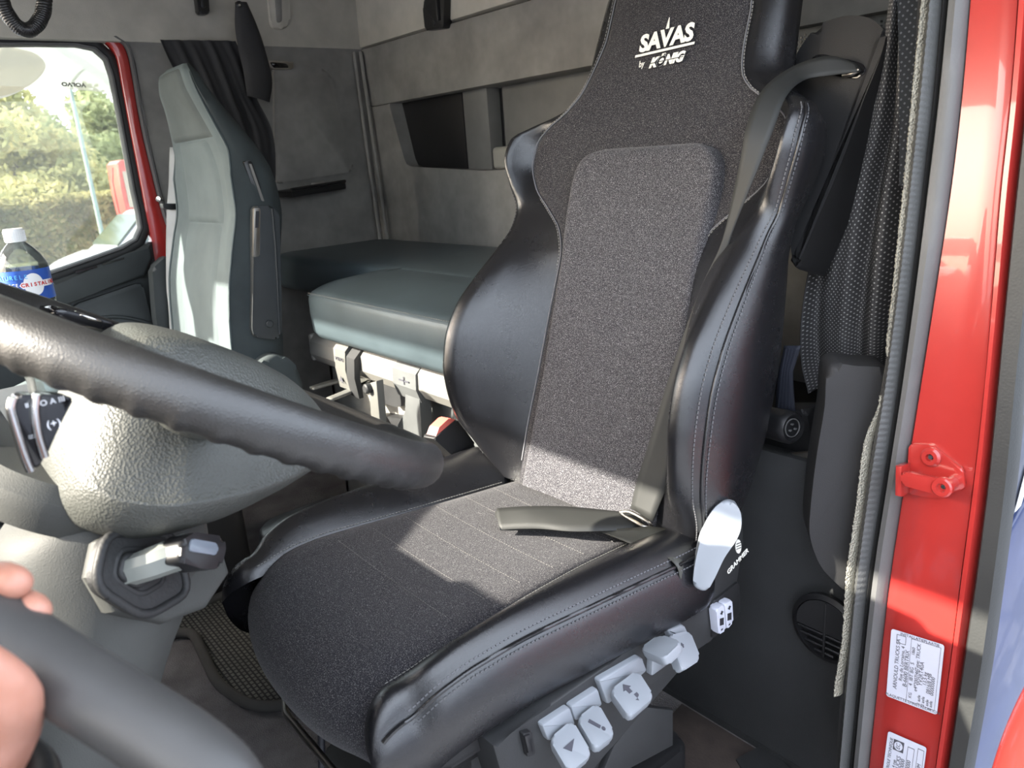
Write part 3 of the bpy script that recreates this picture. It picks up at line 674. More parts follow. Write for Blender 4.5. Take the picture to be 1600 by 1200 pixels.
# fabric centre with head area
rows = []
for v in vs:
    ui = tv(T_ui, v); top = max(0.0, (v - .90) / .09)
    rows.append([S(u, v, w_fab(u, v, ui) - .05 * top ** 2) for u in np.linspace(-ui, ui, 33)])
back = loft('backrest', rows, mm('seat_fabric'), seat, sharp=0, solid=.02)
for sgn in (1, -1):
    rows = []; ins = []; crest = []; seam2 = []
    for v in vs:
        top = max(0.0, (v - .90) / .09)
        h = half_section(v); rows.append([S(sgn * p[0], v, p[1] - .05 * top ** 2) for p in h])
        ins.append(S(sgn * (h[0][0] + .001), v, h[0][1] + .0015 - .05 * top ** 2))
        if v < .665: crest.append(S(sgn * (h[9][0] + .0008), v, h[9][1] + .0006))
    b_ = loft('side_bolster', rows, mm('black_leather'), seat, sharp=0)
    if sgn > 0: b_['label'] = 'black leather side bolster on the passenger side'
    else: b_['label'] = 'worn black leather side bolster on the door side'
    tube('piping', ins[4:], .0014, mm('stitch'), b_, n=6)
    stitches('stitching', [p + SU * sgn * .004 + SW * .0012 for p in ins[36:]], mm('stitch_light'), b_, .0062, .004, .0007)
    tube('piping', crest, .0024, mm('black_leather'), b_, n=6)
    for off in (-.0065, .0065):
        path = []
        for v in vs:
            if v > .665: break
            h = half_section(v, 88); k = 39 if off > 0 else 34
            path.append(S(sgn * (h[k][0] + .0006), v, h[k][1] + .0006))
        stitches('stitching', path, mm('stitch_leather'), b_, .0065, .0040, .0010)
# shell behind the backrest
rows = []
for v in vs:
    uo = tv(T_uo, v) - .065; top = max(0.0, (v - .90) / .09)
    rows.append([S(u, v, -.112 - .02 * (1 - (u / uo) ** 2) - .04 * top) for u in np.linspace(-uo, uo, 16)])
loft('back_shell', rows, mm('black_plastic'), seat, sharp=0, solid=.01)
# lumbar pad: raised panel inside a groove, with faint quilt lines
def pad_half(v):
    if v < .50: return float(np.interp(v, [-.02, .2, .42, .50], [.163, .156, .158, .163]))
    t = (v - .50) / .122
    return .163 * (1 - max(0, t) ** 5) ** .25 + .0 if t < 1 else .06
PV = list(np.linspace(-.012, .50, 60)) + list(np.linspace(.505, .6215, 26))
rows = []
for v in PV:
    hw = max(pad_half(v), .10) if v < .6 else max(.05, pad_half(v)); row = []
    e_v = min(1.0, max(0.0, (.622 - v) / .022)); 
    for k in range(41):
        t = -1 + 2 * k / 40; u = hw * math.sin(t * math.pi / 2)
        e_u = min(1.0, (1 - abs(math.sin(t * math.pi / 2))) * hw / .016)
        lift = .028 * math.sqrt(max(0, 1 - (1 - e_u) ** 2)) * math.sqrt(max(0, 1 - (1 - e_v) ** 2)) + .0
        g = 0.0
        for q in (.40, .325, .255, .185, .11, .05):
            g -= .0016 * math.exp(-((v - q - .012 * (u / hw) ** 2) / .0030) ** 2)
        row.append(S(u - .012, v, .004 + .010 * (u / .16) ** 2 + lift + g * (lift > .02)))
    rows.append(row)
pad = loft('lumbar_pad', rows, mm('pad_fabric'), seat, sharp=0)
for q in (.40, .325, .255, .185, .11, .05):
    stitches('quilt_stitch', [S(u - .012, q + .012 * (u / .16) ** 2, .0318 + .010 * (u / .16) ** 2) for u in np.linspace(-.145, .145, 30)], mm('stitch_dim'), pad, .005, .003, .0004)
# woven logo on the head area
lg = thing_part = bpy.data.objects.new('logo', None)
bpy.data.objects.remove(lg)
LW = .0225
lo = S(-.010, .794, LW)
tx = SU * -1 + SV * .035; ty_ = SV
logo = text_mesh('logo_word', 'SAVAS', .0385, lo, tx, ty_, mm('logo_white'), seat, depth=.0004, bold=.0016, sx=1.02)
def LP(a, b_): return lo + tx.normalized() * a + SV * b_ + SW * .0004
slab('logo_bar', [LP(-.062, -.0205), LP(.062, -.0205), LP(.062, -.0165), LP(-.062, -.0165)], SW * .0006, mm('logo_white'), seat)
slab('logo_spike', [LP(-.0035, .016), LP(.0035, .016), LP(.0005, .034), LP(-.0005, .034)], SW * .0006, mm('logo_white'), seat)
text_mesh('logo_by', 'by', .0155, LP(-.0445, -.034), tx, ty_, mm('logo_white'), seat, depth=.0004, sx=.8)
text_mesh('logo_maker', 'KÖNIG', .0215, LP(.008, -.0365), tx, ty_, mm('logo_white'), seat, depth=.0004, bold=.0012, shear=.35, sx=1.0)
slab('logo_cut', [LP(-.027, -.0372), LP(.044, -.0372), LP(.044, -.0362), LP(-.027, -.0362)], SW * .0012, mm('seat_fabric'), seat)

# ------------------------------------------------------------------ cushion
CX = .93
CY = [-.90, -.82, -.72, -.62, -.52, -.44, -.39, -.35]
C_in = [.165, .168, .172, .180, .192, .200, .200, .196]
C_out = [.315, .312, .305, .298, .290, .285, .276, .262]
C_cu = [.262, .260, .256, .252, .250, .250, .246, .236]
C_cz = [-.560, -.560, -.558, -.556, -.555, -.560, -.575, -.600]
def cv(T, y): return float(smooth_interp(y, CY, T))
prof = [(-.90, -.612), (-.82, -.606), (-.70, -.598), (-.58, -.592), (-.48, -.588), (-.41, -.590), (-.355, -.600), (-.315, -.622), (-.292, -.655), (-.288, -.69), (-.302, -.73), (-.33, -.755)]
pp = catmull(prof, 60)
arc = 0; rows = []; last = None
for i, (y, z) in enumerate(pp):
    hw = cv(C_in, y) if y < -.36 else None
    if i and pp[i][1] < -.60 and y > -.36: hw = float(np.interp(pp[i][1], [-.755, -.70, -.64, -.60], [.150, .185, .200, .197]))
    if hw is None: hw = .197
    if y > -.36 and z > -.60: hw = .197
    row = []
    for k in range(33):
        t = -1 + 2 * k / 32; u = hw * t
        fr = max(0.0, min(1.0, (y + .42) / .10))
        dz = .010 * (1 - t * t) * 0 - .004 * (1 - t * t)
        edge_ = max(0.0, abs(t) - .80) / .20
        row.append(V3(CX + u, y - .035 * fr * (abs(t) ** 2.5), Zc(z + dz * (1 - fr) - .006 * edge_ ** 2)))
    rows.append(row)
cush = loft('seat_cushion', rows, mm('seat_fabric'), seat, sharp=0, solid=.03)
for y in (-.80, -.735, -.67, -.605, -.54, -.475):
    stitches('quilt_stitch', [V3(CX + u, y, Zc(float(np.interp(y, [p[0] for p in prof[:7]], [p[1] for p in prof[:7]])) - .004 * (1 - (u / .18) ** 2) + .0010)) for u in np.linspace(-.158, .158, 30)], mm('stitch_mid'), cush, .006, .0038, .00045)
def cush_section(y, n=26):
    ui, uo, cu, cz = cv(C_in, y), cv(C_out, y), cv(C_cu, y), cv(C_cz, y)
    zi = float(np.interp(y, [p[0] for p in prof[:7]], [p[1] for p in prof[:7]])) - .006
    pts = [(ui - .004, zi - .012), (ui + .006, zi + .004), ((ui + cu) / 2 + .004, (zi + cz) / 2 + .010), (cu, cz), (uo - .016, cz - .022), (uo - .004, cz - .045), (uo + .001, cz - .078), (uo - .006, cz - .115), (uo - .03, cz - .138)]
    return catmull(pts, n)
for sgn in (1, -1):
    rows = []; crest = []; st1 = []; st2 = []; inn = []
    ys = list(np.linspace(-.885, -.352, 56))
    for y in ys:
        h = cush_section(y)
        k = max(0.0, (-.835 - y) / .05) if y < -.835 else 0.0
        s = math.sqrt(max(0.02, 1 - min(1, k) ** 2)) if k > 0 else 1.0
        cz = cv(C_cz, y) - .06; cu_ = .26
        rows.append([V3(CX + sgn * (cu_ + (p[0] - cu_) * s), y, Zc(cz + (p[1] - cz) * s)) for p in h])
        if k < .15:
            crest.append(rows[-1][13]); st1.append(rows[-1][12]); st2.append(rows[-1][14]); inn.append(rows[-1][3])
    # rounded nose
    h = cush_section(-.352); c_ = (.245, -.665)
    for t in np.linspace(.10, 1, 16):
        f = math.sqrt(max(0, 1 - t * t)); yy = -.352 + .052 * t
        rows.append([V3(CX + sgn * (c_[0] + (p[0] - c_[0]) * f), yy, Zc(c_[1] + (p[1] - c_[1]) * f)) for p in h])
    b_ = loft('cushion_bolster', rows, mm('black_leather'), seat, sharp=0)
    tube('piping', [p + V3(sgn * .0012, 0, .0016) for p in crest + [rows[56 + k][13] for k in range(0, 11)]], .0032, mm('black_leather'), b_, n=6)
    stitches('stitching', [p + V3(sgn * .001, 0, .001) for p in st2], mm('stitch_leather'), b_, .0065, .004, .0010)
    stitches('stitching', [p + V3(sgn * .000, 0, .0012) for p in st1], mm('stitch'), b_, .0065, .004, .0010)
    stitches('stitching', [p + V3(-sgn * .002, 0, .001) for p in inn], mm('stitch_light'), b_, .006, .004, .0006)

# ------------------------------------------------------------------ frame, side cover, levers
pan = slab('seat_pan', round_poly([V3(CX - .27, -.86, Zc(-.665)), V3(CX + .27, -.86, Zc(-.665)), V3(CX + .25, -.36, Zc(-.675)), V3(CX - .25, -.36, Zc(-.675))], .04), (0, 0, -.05), mm('black_plastic'), seat, bevel=.008)
XS = .640
def SX(px, py, x=XS): return onx(px, py, x)
cover_px = [(770, 1165), (800, 1150), (860, 1098), (950, 1040), (1010, 993), (1068, 948), (1090, 920), (1100, 925), (1128, 880), (1150, 800), (1162, 800), (1163, 850), (1150, 930), (1118, 985), (1112, 1005), (1090, 1010), (1075, 1035), (1020, 1095), (945, 1180), (905, 1235), (840, 1290), (790, 1235)]
slab('side_cover', [SX(*p) for p in cover_px], (.05, 0, 0), mm('dark_plastic'), seat, bevel=.005, front_only=True)
# pale grey recliner cover: rounded wedge
rec = [(1160, 800), (1150, 786), (1132, 783), (1112, 800), (1098, 830), (1084, 885), (1083, 915), (1104, 925), (1122, 885), (1145, 850), (1157, 828)]
RN = V3(-.62, .74, .26).normalized(); RP = SX(1112, 860, .600)
rc = slab('recliner_cover', [Vector(p) for p in closed_catmull([onpl(*p, RP, RN) for p in [(1157, 800), (1146, 786), (1130, 784), (1113, 798), (1100, 826), (1090, 862), (1084, 895), (1085, 917), (1103, 924), (1116, 905), (1132, 872), (1150, 845), (1158, 824)]], 60)], -RN * .035, mm('lever_plastic'), seat, bevel=.005, seg=3)
slab('maker_badge', [SX(1154 + 4.4 * math.cos(t), 854 + 11 * math.sin(t), XS - .001) for t in np.linspace(0, 2 * math.pi, 20, endpoint=False)], (.002, 0, 0), mm('logo_white'), seat)
for k in range(3):
    slab('badge_line', [SX(1151, 850 + k * 4, XS - .0015), SX(1158, 847 + k * 4, XS - .0015), SX(1158, 848 + k * 4, XS - .0015), SX(1151, 851 + k * 4, XS - .0015)], (.001, 0, 0), mm('dark_plastic'), seat)
g0 = SX(1153, 877, XS - .001)
text_mesh('maker_name', 'GRAMMER', .0125, g0, SX(1161, 868, XS - .001) - SX(1145, 886, XS - .001), V3(0, 0, 1), mm('logo_white'), seat, depth=.0002, bold=.0004)
# switch pod low at the rear: frame and two white remote style rocker blocks
slab('switch_frame', round_poly([SX(*p, XS - .004) for p in [(1115, 940), (1155, 908), (1157, 960), (1113, 999)]], .005), (.02, 0, 0), mm('black_plastic'), seat, bevel=.004, front_only=True)
for k, (pts, cx_) in enumerate((([(1119, 953), (1131, 944), (1134, 985), (1123, 992)], (1128, 958)), ([(1132, 944), (1144, 937), (1146, 972), (1136, 984)], (1140, 950)))):
    bl = slab('rocker_switch', round_poly([SX(*p, XS - .016) for p in pts], .004), (.014, 0, 0), mm('sticker_white'), seat, bevel=.003)
    for s_, dy, sz in (('+', 0, .012), ('-', 25, .012)):
        text_mesh('print', s_, sz, SX(cx_[0] + dy * .0, cx_[1] + dy, XS - .0168), SX(10, 0, .6) * 0 + V3(0, -1, .15), V3(0, 0, 1), mm('print_black'), bl, depth=.0002, bold=.0006)
    slab('print_block', [SX(cx_[0] - 3, cx_[1] + 9, XS - .0166), SX(cx_[0] + 3, cx_[1] + 7, XS - .0166), SX(cx_[0] + 3, cx_[1] + 18, XS - .0166), SX(cx_[0] - 3, cx_[1] + 20, XS - .0166)], (.0004, 0, 0), mm('print_black'), bl)
# adjusting levers: collar plates and paddle shaped handles
def lever(name, top, paddle, mark=None, out=.055, slim=0):
    """top: px quad of the fixed collar on the side cover; paddle: px quad of the paddle, held out from the seat"""
    L = bpy.data.objects.new(name, None); COL.objects.link(L); attach(L, seat)
    slab('lever_collar', round_poly([SX(*p, XS - .010) for p in top], .005, 3), (.02, 0, 0), mm('lever_plastic'), L, bevel=.003)
    q = [SX(p[0], p[1], XS - out * p[2]) for p in paddle]
    nrm = (q[1] - q[0]).cross(q[3] - q[0]).normalized()
    if nrm.x > 0: nrm = -nrm
    pd = slab('lever_paddle', round_poly(q, .009, 5), -nrm * .014, mm('lever_plastic'), L, bevel=.0035, seg=3)
    c = sum(q, Vector()) / 4
    ax = (q[1] - q[0]).normalized(); ay = nrm.cross(ax)
    if ay.z < 0: ay = -ay
    if mark:
        for poly in mark:
            slab('lever_mark', [c + ax * a + ay * b_ + nrm * .0008 for a, b_ in poly], -nrm * .0012, mm('print_dark'), pd)
    return L
def arrow(dx, dy, s=1.0, flip=1):
    return [(dx - .003 * s, dy), (dx + .003 * s, dy), (dx + .003 * s, dy + flip * .007 * s), (dx + .007 * s, dy + flip * .007 * s), (dx, dy + flip * .015 * s), (dx - .007 * s, dy + flip * .007 * s), (dx - .003 * s, dy + flip * .007 * s)]
def disc(cx_, cy_, rx, ry, n=16): return [(cx_ + rx * math.cos(t), cy_ + ry * math.sin(t)) for t in np.linspace(0, 2 * math.pi, n, endpoint=False)]
lever('recline_lever', [(1044, 985), (1068, 976), (1082, 1000), (1055, 1018)], [(1046, 992, .3), (1078, 985, .3), (1096, 1030, 1), (1066, 1050, 1)], [arrow(.004, -.004, .8, -1), arrow(-.004, .002, .5, 1)])
lever('lock_lever', [(1020, 1020), (1040, 1006), (1050, 1035), (1018, 1058)], [(1004, 1026, .2), (1036, 1003, .35), (1071, 1015, 1.1), (1042, 1043, 1.1)], [disc(.002, 0, .006, .0035), disc(-.004, .001, .003, .003)])
lever('depth_lever', [(936, 1064), (1002, 1026), (1012, 1048), (950, 1102)], [(953, 1078, .35), (996, 1046, .35), (1023, 1088, 1.1), (984, 1122, 1.1)], [arrow(-.002, .002, 1, 1), arrow(.002, -.002, 1, -1)])
lever('damper_lever', [(892, 1104), (935, 1076), (942, 1102), (900, 1128)], [(901, 1122, .3), (934, 1097, .3), (962, 1146, 1.1), (930, 1171, 1.1)], [[(-.0055, .010), (-.001, .012), (.0045, -.004), (.0005, -.006)], disc(.0045, -.009, .0022, .003)])
lever('height_lever', [(847, 1134), (891, 1105), (900, 1132), (858, 1160)], [(858, 1154, .3), (894, 1124, .3), (926, 1178, 1.1), (890, 1208, 1.1)], [[(-.004, -.006), (.010, .004), (-.010, .004)]])
# rocker switch at the front of the side cover
sw = slab('power_switch', round_poly([SX(*p, XS - .008) for p in [(817, 1147), (831, 1143), (838, 1178), (825, 1184)]], .003), (.01, 0, 0), mm('black_plastic'), seat, bevel=.002)
slab('switch_rocker', [SX(*p, XS - .011) for p in [(820, 1151), (829, 1148), (834, 1174), (826, 1178)]], (.008, 0, 0), mm('satin_black'), sw, bevel=.002)
# suspension base, swivel plate and pedestal on the floor
slab('suspension_frame', [V3(.70, -.86, Zc(-.72)), V3(1.16, -.86, Zc(-.72)), V3(1.14, -.42, Zc(-.72)), V3(.72, -.42, Zc(-.72))], (0, 0, -.06), mm('black_plastic'), seat, bevel=.01)
rows = []
for k in range(14):
    z = -.76 - .022 * k; g = .004 * (1 if k % 2 else -1)
    rows.append(round_poly([V3(.735 - g, -.80 - g, Zc(z)), V3(1.115 + g, -.80 - g, Zc(z)), V3(1.115 + g, -.46 + g, Zc(z)), V3(.735 - g, -.46 + g, Zc(z))], .05, 4))
loft('suspension_bellows', rows, mm('rubber'), seat, close_u=True, sharp=20)
slab('pedestal', round_poly([V3(.70, -.90, 0), V3(1.15, -.90, 0), V3(1.15, -.40, 0), V3(.70, -.40, 0)], .03), (0, 0, .09), mm('black_plastic'), seat, bevel=.008)
slab('side_bracket', [onx(*p, .655) for p in [(1052, 1110), (1052, 1165), (985, 1200), (935, 1225), (960, 1165), (1010, 1105)]], (.012, 0, 0), mm('dark_plastic'), seat, bevel=.002)
tube('floor_wiring', [V3(.93, -.36, .10), V3(.98, -.34, .16), V3(1.02, -.37, .24), V3(1.05, -.40, .33)], .006, mm('print_black'), seat, n=8)
tube('seat_rail', [V3(.80, -.40, Zc(-.80)), V3(.80, -.335, Zc(-.80)), V3(.84, -.32, Zc(-.80)), V3(1.02, -.32, Zc(-.80)), V3(1.06, -.335, Zc(-.80)), V3(1.06, -.40, Zc(-.80))], .006, mm('steel'), seat, n=8)

# ------------------------------------------------------------------ belt guide tower on the shoulder, belt, buckle
gw = -.10
tower = [(1256, 66), (1276, 42), (1300, 30), (1330, 24), (1360, 29), (1382, 48), (1383, 62), (1372, 100), (1352, 150), (1338, 190), (1320, 240), (1300, 290), (1276, 345), (1255, 395), (1243, 417), (1238, 405), (1225, 300), (1215, 200), (1225, 120), (1238, 95)]
tw = slab('belt_guide_tower', [Vector(p) for p in closed_catmull([onw(*p, gw + .02) for p in tower], 70)], SW * -.09, mm('black_plastic'), seat, bevel=.014, seg=4, front_only=True)
slab('belt_slot', round_poly([onw(*p, gw + .0215) for p in [(1268, 88), (1284, 84), (1330, 94), (1350, 100), (1353, 112), (1340, 124), (1300, 118), (1262, 108)]], .008), SW * -.01, mm('gloss_black'), tw, bevel=.001)
tube('slot_roller', [onw(1318, 118, gw + .026), onw(1332, 115, gw + .03), onw(1342, 109, gw + .028)], .004, mm('steel'), tw, n=8)
belt = thing('seat_belt', 'dark grey webbing seat belt lying across the driver seat', 'seat belt', S(-.2, .1, .05))
up = [(1338, 100, gw + .028), (1295, 88, gw + .05), (1240, 104, -.02), (1192, 140, .055), (1168, 192, .085), (1158, 245, .085), (1146, 304, .07), (1128, 378, .062), (1095, 450, .062), (1062, 540, .062), (1036, 620, .060), (1012, 700, .058), (996, 750, .058), (986, 794, .055)]
lo_ = [(1346, 112, gw + .028), (1300, 118, gw + .05), (1256, 126, -.02), (1228, 152, .045), (1210, 200, .070), (1190, 250, .075), (1165, 312, .07), (1140, 378, .058), (1122, 450, .050), (1100, 540, .045), (1082, 620, .042), (1058, 700, .045), (1045, 752, .048), (1020, 815, .05)]
ribbon('webbing', [onw(*p) for p in up], [onw(*p) for p in lo_], .0016, mm('belt_web'), belt, n=70)
ZL = .515
def cz_(px, py, h): return onz(px, py, Zc(-.592) + h)
ribbon('webbing', [cz_(1002, 803, .016), cz_(950, 797, .024), cz_(880, 791, .026), cz_(820, 791, .028), cz_(776, 794, .020)], [cz_(1012, 818, .010), cz_(985, 827, .012), cz_(900, 830, .014), cz_(840, 826, .012), cz_(780, 827, .006)], .0016, mm('belt_web'), belt, n=40, bow=.003)
ribbon('webbing', [cz_(776, 796, .018), cz_(774, 806, .010), cz_(790, 812, .006), cz_(880, 812, .006)], [cz_(780, 828, .006), cz_(790, 829, .004), cz_(830, 829, .003), cz_(930, 831, .004)], .0014, mm('belt_web'), belt, n=30)
ribbon('webbing', [cz_(940, 829, .008), cz_(985, 826, .016), cz_(1022, 824, .022), cz_(1058, 834, .020), cz_(1085, 856, .006), cz_(1092, 885, -.01)], [cz_(938, 831, .006), cz_(975, 846, .010), cz_(1010, 861, .014), cz_(1035, 868, .018), cz_(1056, 884, .012), cz_(1062, 905, -.01)], .0016, mm('belt_web_sunlit') if 'belt_web_sunlit' in MATS else mm('belt_web'), belt, n=40, bow=.002)
tg = bmesh.new()
pth = [cz_(969, 800, .030), cz_(985, 800, .034), cz_(1012, 815, .026), cz_(1016, 822, .018), cz_(1005, 822, .020), cz_(976, 806, .026), cz_(969, 800, .030)]
bm_tube(tg, [Vector(p) for p in catmull(pth, 30)], .0028, n=8); from_bm('belt_tongue', tg, mm('steel'), belt)
# red button buckle on a stalk between the seats
bk = thing('belt_buckle', 'black belt buckle with faded red release button on a stalk', 'belt buckle', onx(715, 690, 1.22))
XB = 1.215
def BX(px, py, x=XB): return onx(px, py, x)
slab('buckle_body', round_poly([BX(*p) for p in [(678, 686), (714, 655), (743, 694), (740, 704), (725, 722), (718, 722)]], .004), (.030, .008, 0), mm('black_plastic'), bk, bevel=.004, seg=3)
slab('release_button', round_poly([BX(*p, XB + .003) for p in [(679, 687), (686, 668), (702, 653), (714, 656), (706, 674), (694, 690)]], .003), (.024, .006, 0), mm('buckle_red'), bk, bevel=.003)
slab('button_slot', [BX(*p, XB + .0015) for p in [(696, 682), (705, 664), (708, 666), (699, 684)]], (.004, 0, 0), mm('print_black'), bk)
for q in ((729, 709), (734, 702)):
    lathe('rivet', [(.0035, -.001), (.003, .0015), (0, .002)], BX(*q), mm('steel'), bk, axis=(-1, 0, 0), n=12)
tube('buckle_stalk', [Vector(p) for p in catmull([BX(734, 712, XB + .012), BX(742, 722, XB + .010), BX(752, 734, XB + .008), BX(762, 745, XB + .006), BX(772, 752, XB)], 12)], .0075, mm('black_plastic'), bk, n=10)
lathe('stalk_boot', [(.016, -.02), (.017, .0), (.015, .012), (.010, .018), (0, .02)], BX(778, 742, XB - .01), mm('rubber'), bk, axis=(BX(755, 738) - BX(780, 742)).normalized(), n=20)
# ================================================================== dashboard
dash = thing('dashboard', 'dark plastic dashboard with wood trim strip in front of the steering column', 'dashboard', V3(1.4, .5, .5))
def prism_x(name, prof, x0, x1, mat, parent, bevel=.012):
    return slab(name, [V3(x0, y, Zc(z)) for y, z in prof], (x1 - x0, 0, 0), mm(mat), parent, bevel=bevel, seg=3)
prism_x('dash_body', [(.98, -.38), (.60, -.33), (.38, -.36), (.30, -.42), (.32, -.70), (.60, -1.08), (.98, -1.08)], .47, 2.58, 'dark_plastic', dash)
prism_x('centre_wing', [(.40, -.34), (-.04, -.275), (-.085, -.30), (-.08, -.36), (.0, -.66), (.40, -.80)], 1.02, 1.50, 'dark_plastic', dash)
prism_x('shade_hood', [(.50, -.18), (.34, -.15), (.27, -.155), (.25, -.19), (.30, -.40), (.50, -.40)], .46, 1.00, 'dark_plastic', dash, .02)  # unseen hood added for its shade, low here so sun reaches the column
prism_x('shade_hood_end', [(.50, -.08), (.34, -.045), (.27, -.055), (.25, -.09), (.30, -.40), (.50, -.40)], 1.00, 1.20, 'dark_plastic', dash, .02)  # unseen, raised to shade the front of the driver's cushion
prism_x('shade_pod', [(.52, .02), (.36, .07), (.28, .06), (.27, .0), (.30, -.30), (.52, -.30)], .44, .64, 'dark_plastic', dash, .02)  # unseen block, added to keep the sun off the grab handle
slab('shade_slab', [V3(1.22, .28, Zc(-.42)), V3(1.24, .28, Zc(-.115)), V3(1.30, .28, Zc(-.085)), V3(1.40, .28, Zc(-.03)), V3(1.50, .28, Zc(.03)), V3(1.62, .28, Zc(.03)), V3(1.66, .28, Zc(-.42))], (0, .12, 0), mm('dark_plastic'), dash, bevel=.01)  # unseen slab, slanted edge added to shape the cushion's shadow
prism_x('wood_strip', [(-.084, -.312), (-.088, -.322), (-.085, -.338), (-.079, -.330)], 1.016, 1.504, 'wood_trim', dash, .001)
prism_x('centre_tray', [(.40, -.40), (-.29, -.395), (-.31, -.42), (-.27, -.50), (.40, -.60)], 1.52, 1.90, 'dark_plastic', dash)
for k, (y, z) in enumerate(((-.075, -.39), (-.06, -.46))):
    lathe('dash_knob', [(.024, 0), (.024, .010), (.020, .014), (0, .014)], V3(1.016, y + .03, Zc(z)), mm('satin_black'), dash, axis=(-1, 0, 0), n=28)

# ================================================================== steering wheel
wh = thing('steering_wheel', 'worn dark leather steering wheel seen from the side with grained hub', 'steering wheel', V3(.77, -.219, Zc(-.195)))
WC = V3(.77, -.219, Zc(-.195)); WT = math.radians(32.1)
WS = V3(0, -math.cos(WT), -math.sin(WT)); WN = V3(0, -math.sin(WT), math.cos(WT)); WX = V3(1, 0, 0)
def WP(a, b_, c): return WC + WX * a + WS * b_ + WN * c
RW = .235
rows = []
for i in range(480):
    th = 2 * math.pi * i / 480; d = WX * math.cos(th) + WS * math.sin(th); row = []
    bumps = .0022 * max(0.0, math.sin(th * 54)) if math.sin(th) < .55 else .0
    for k in range(20):
        p = 2 * math.pi * k / 20
        rr = .0225 + (bumps if math.sin(p) < 0 else 0)
        row.append(WC + d * (RW + math.cos(p) * .0205) + WN * (math.sin(p) * rr))
    rows.append(row)
loft('rim', rows, mm('rim_leather'), wh, close_u=True, close_v=True, sharp=0)
rows = []
for i in range(145):
    th = 2 * math.pi * i / 144; d = WX * math.cos(th) + WS * math.sin(th)
    rows.append(WC + d * (RW - .0207) + WN * .002)
tube('rim_seam', rows, .0012, mm('black_leather'), wh, n=6, caps=False)
# hub: upper grained cushion and deep lower bowl with a ridge
HB = [-.106, -.101, -.092, -.075, -.05, -.02, .02, .06, .10, .135, .155]
H_up = [-.030, -.006, .014, .030, .037, .040, .040, .036, .024, .006, -.006]
H_lo = [-.095, -.122, -.138, -.147, -.149, -.141, -.120, -.088, -.054, -.026, -.014]
H_rd = [-.078, -.090, -.098, -.101, -.098, -.088, -.070, -.050, -.030, -.014, -.010]
H_hw = [.045, .078, .102, .120, .131, .138, .137, .126, .100, .070, .050]
rows = []
for b_ in list(np.linspace(-.106, -.07, 14)) + list(np.linspace(-.066, .155, 40)):
    up_, lo2, rd, hw = (float(smooth_interp(b_, HB, T)) for T in (H_up, H_lo, H_rd, H_hw))
    half = [(0, up_), (hw * .30, up_ - .001), (hw * .48, up_ - .008), (hw * .72, (up_ + rd) * .5 + .008), (hw * .96, rd + .008), (hw * 1.0, rd - .004), (hw * .84, rd * .40 + lo2 * .60), (hw * .5, lo2), (0, lo2 - .001)]
    pts = half + [(-a, c) for a, c in reversed(half[1:-1])]
    rows.append([WP(p[0], b_, p[1]) for p in closed_catmull(pts, 56)])
loft('hub', rows, mm('hub_plastic'), wh, close_u=True, cap0=True, cap1=True, sharp=0)
for a_ in (math.radians(200), math.radians(-20), math.radians(128), math.radians(52)):
    d = WX * math.cos(a_) + WS * math.sin(a_); e = WN.cross(d); rows = []
    for r, wdt, th_, dz in ((.07, .034, .020, -.03), (.12, .030, .017, -.024), (.17, .025, .013, -.012), (.215, .022, .011, 0), (.235, .020, .010, 0)):
        rows.append([WC + d * r + e * (wdt * math.cos(t)) + WN * (th_ * math.sin(t) + dz) for t in np.linspace(0, 2 * math.pi, 18, endpoint=False)])
    loft('spoke', rows, mm('hub_plastic'), wh, close_u=True, cap0=True, cap1=True, sharp=0)
bp = slab('button_panel', round_poly([WP(.05, -.135, .012), WP(.12, -.135, .004), WP(.14, -.075, .004), WP(.06, -.07, .016)], .012), WN * .010, mm('gloss_black'), wh, bevel=.004, seg=3)
for k in range(2):
    tube('button_outline', [WP(.062 + .034 * k + .012 * math.cos(t), -.102 + .012 * math.sin(t), .022 - .004 * k) for t in np.linspace(0, 2 * math.pi, 17)], .0014, mm('chrome'), bp, n=6)

# ================================================================== steering column with its shift lever and stalks
col = thing('steering_column', 'grey plastic steering column cover with rubber lever boot below the wheel', 'steering column', onx(150, 950, .76))
stations = [(150, 735, .050), (118, 775, .070), (128, 820, .086), (158, 870, .100), (166, 930, .104), (146, 1000, .100), (122, 1080, .095), (96, 1180, .094), (80, 1300, .094), (70, 1420, .094)]
rows = []
for (px_, py_, r) in catmull(stations, 40):
    c = onx(px_, py_, .775)
    rows.append([c + V3(.9 * r * math.cos(t), r * math.sin(t) * .95, 0) * 1.0 + V3(0, 0, -.30 * r * math.sin(t)) for t in np.linspace(0, 2 * math.pi, 40, endpoint=False)])
loft('column_cover', rows, mm('column_plastic'), col, close_u=True, cap0=True, cap1=True, sharp=0)
lathe('column_collar', [(.060, -.03), (.074, -.012), (.076, .0), (.066, .014)], onx(98, 760, .775), mm('column_plastic'), col, axis=WN, n=40)
BN = V3(-.80, -.55, .22).normalized(); BP = onx(214, 900, .676)
def BL(px, py, off=0.0): return onpl(px, py, BP + BN * off, BN)
boot = [(146, 915), (166, 832), (268, 832), (296, 925), (226, 966)]
c0 = (222, 898)
def shrink(P, s, dx=0, dy=0): return [(c0[0] + (x - c0[0]) * s + dx, c0[1] + (y - c0[1]) * s + dy) for x, y in P]
slab('boot_surround', [BL(*p, -.03) for p in [(118, 905), (130, 850), (180, 815), (262, 826), (318, 858), (330, 900), (292, 955), (228, 978), (150, 960)]], BN * .028, mm('column_plastic'), col, bevel=.010, seg=3)
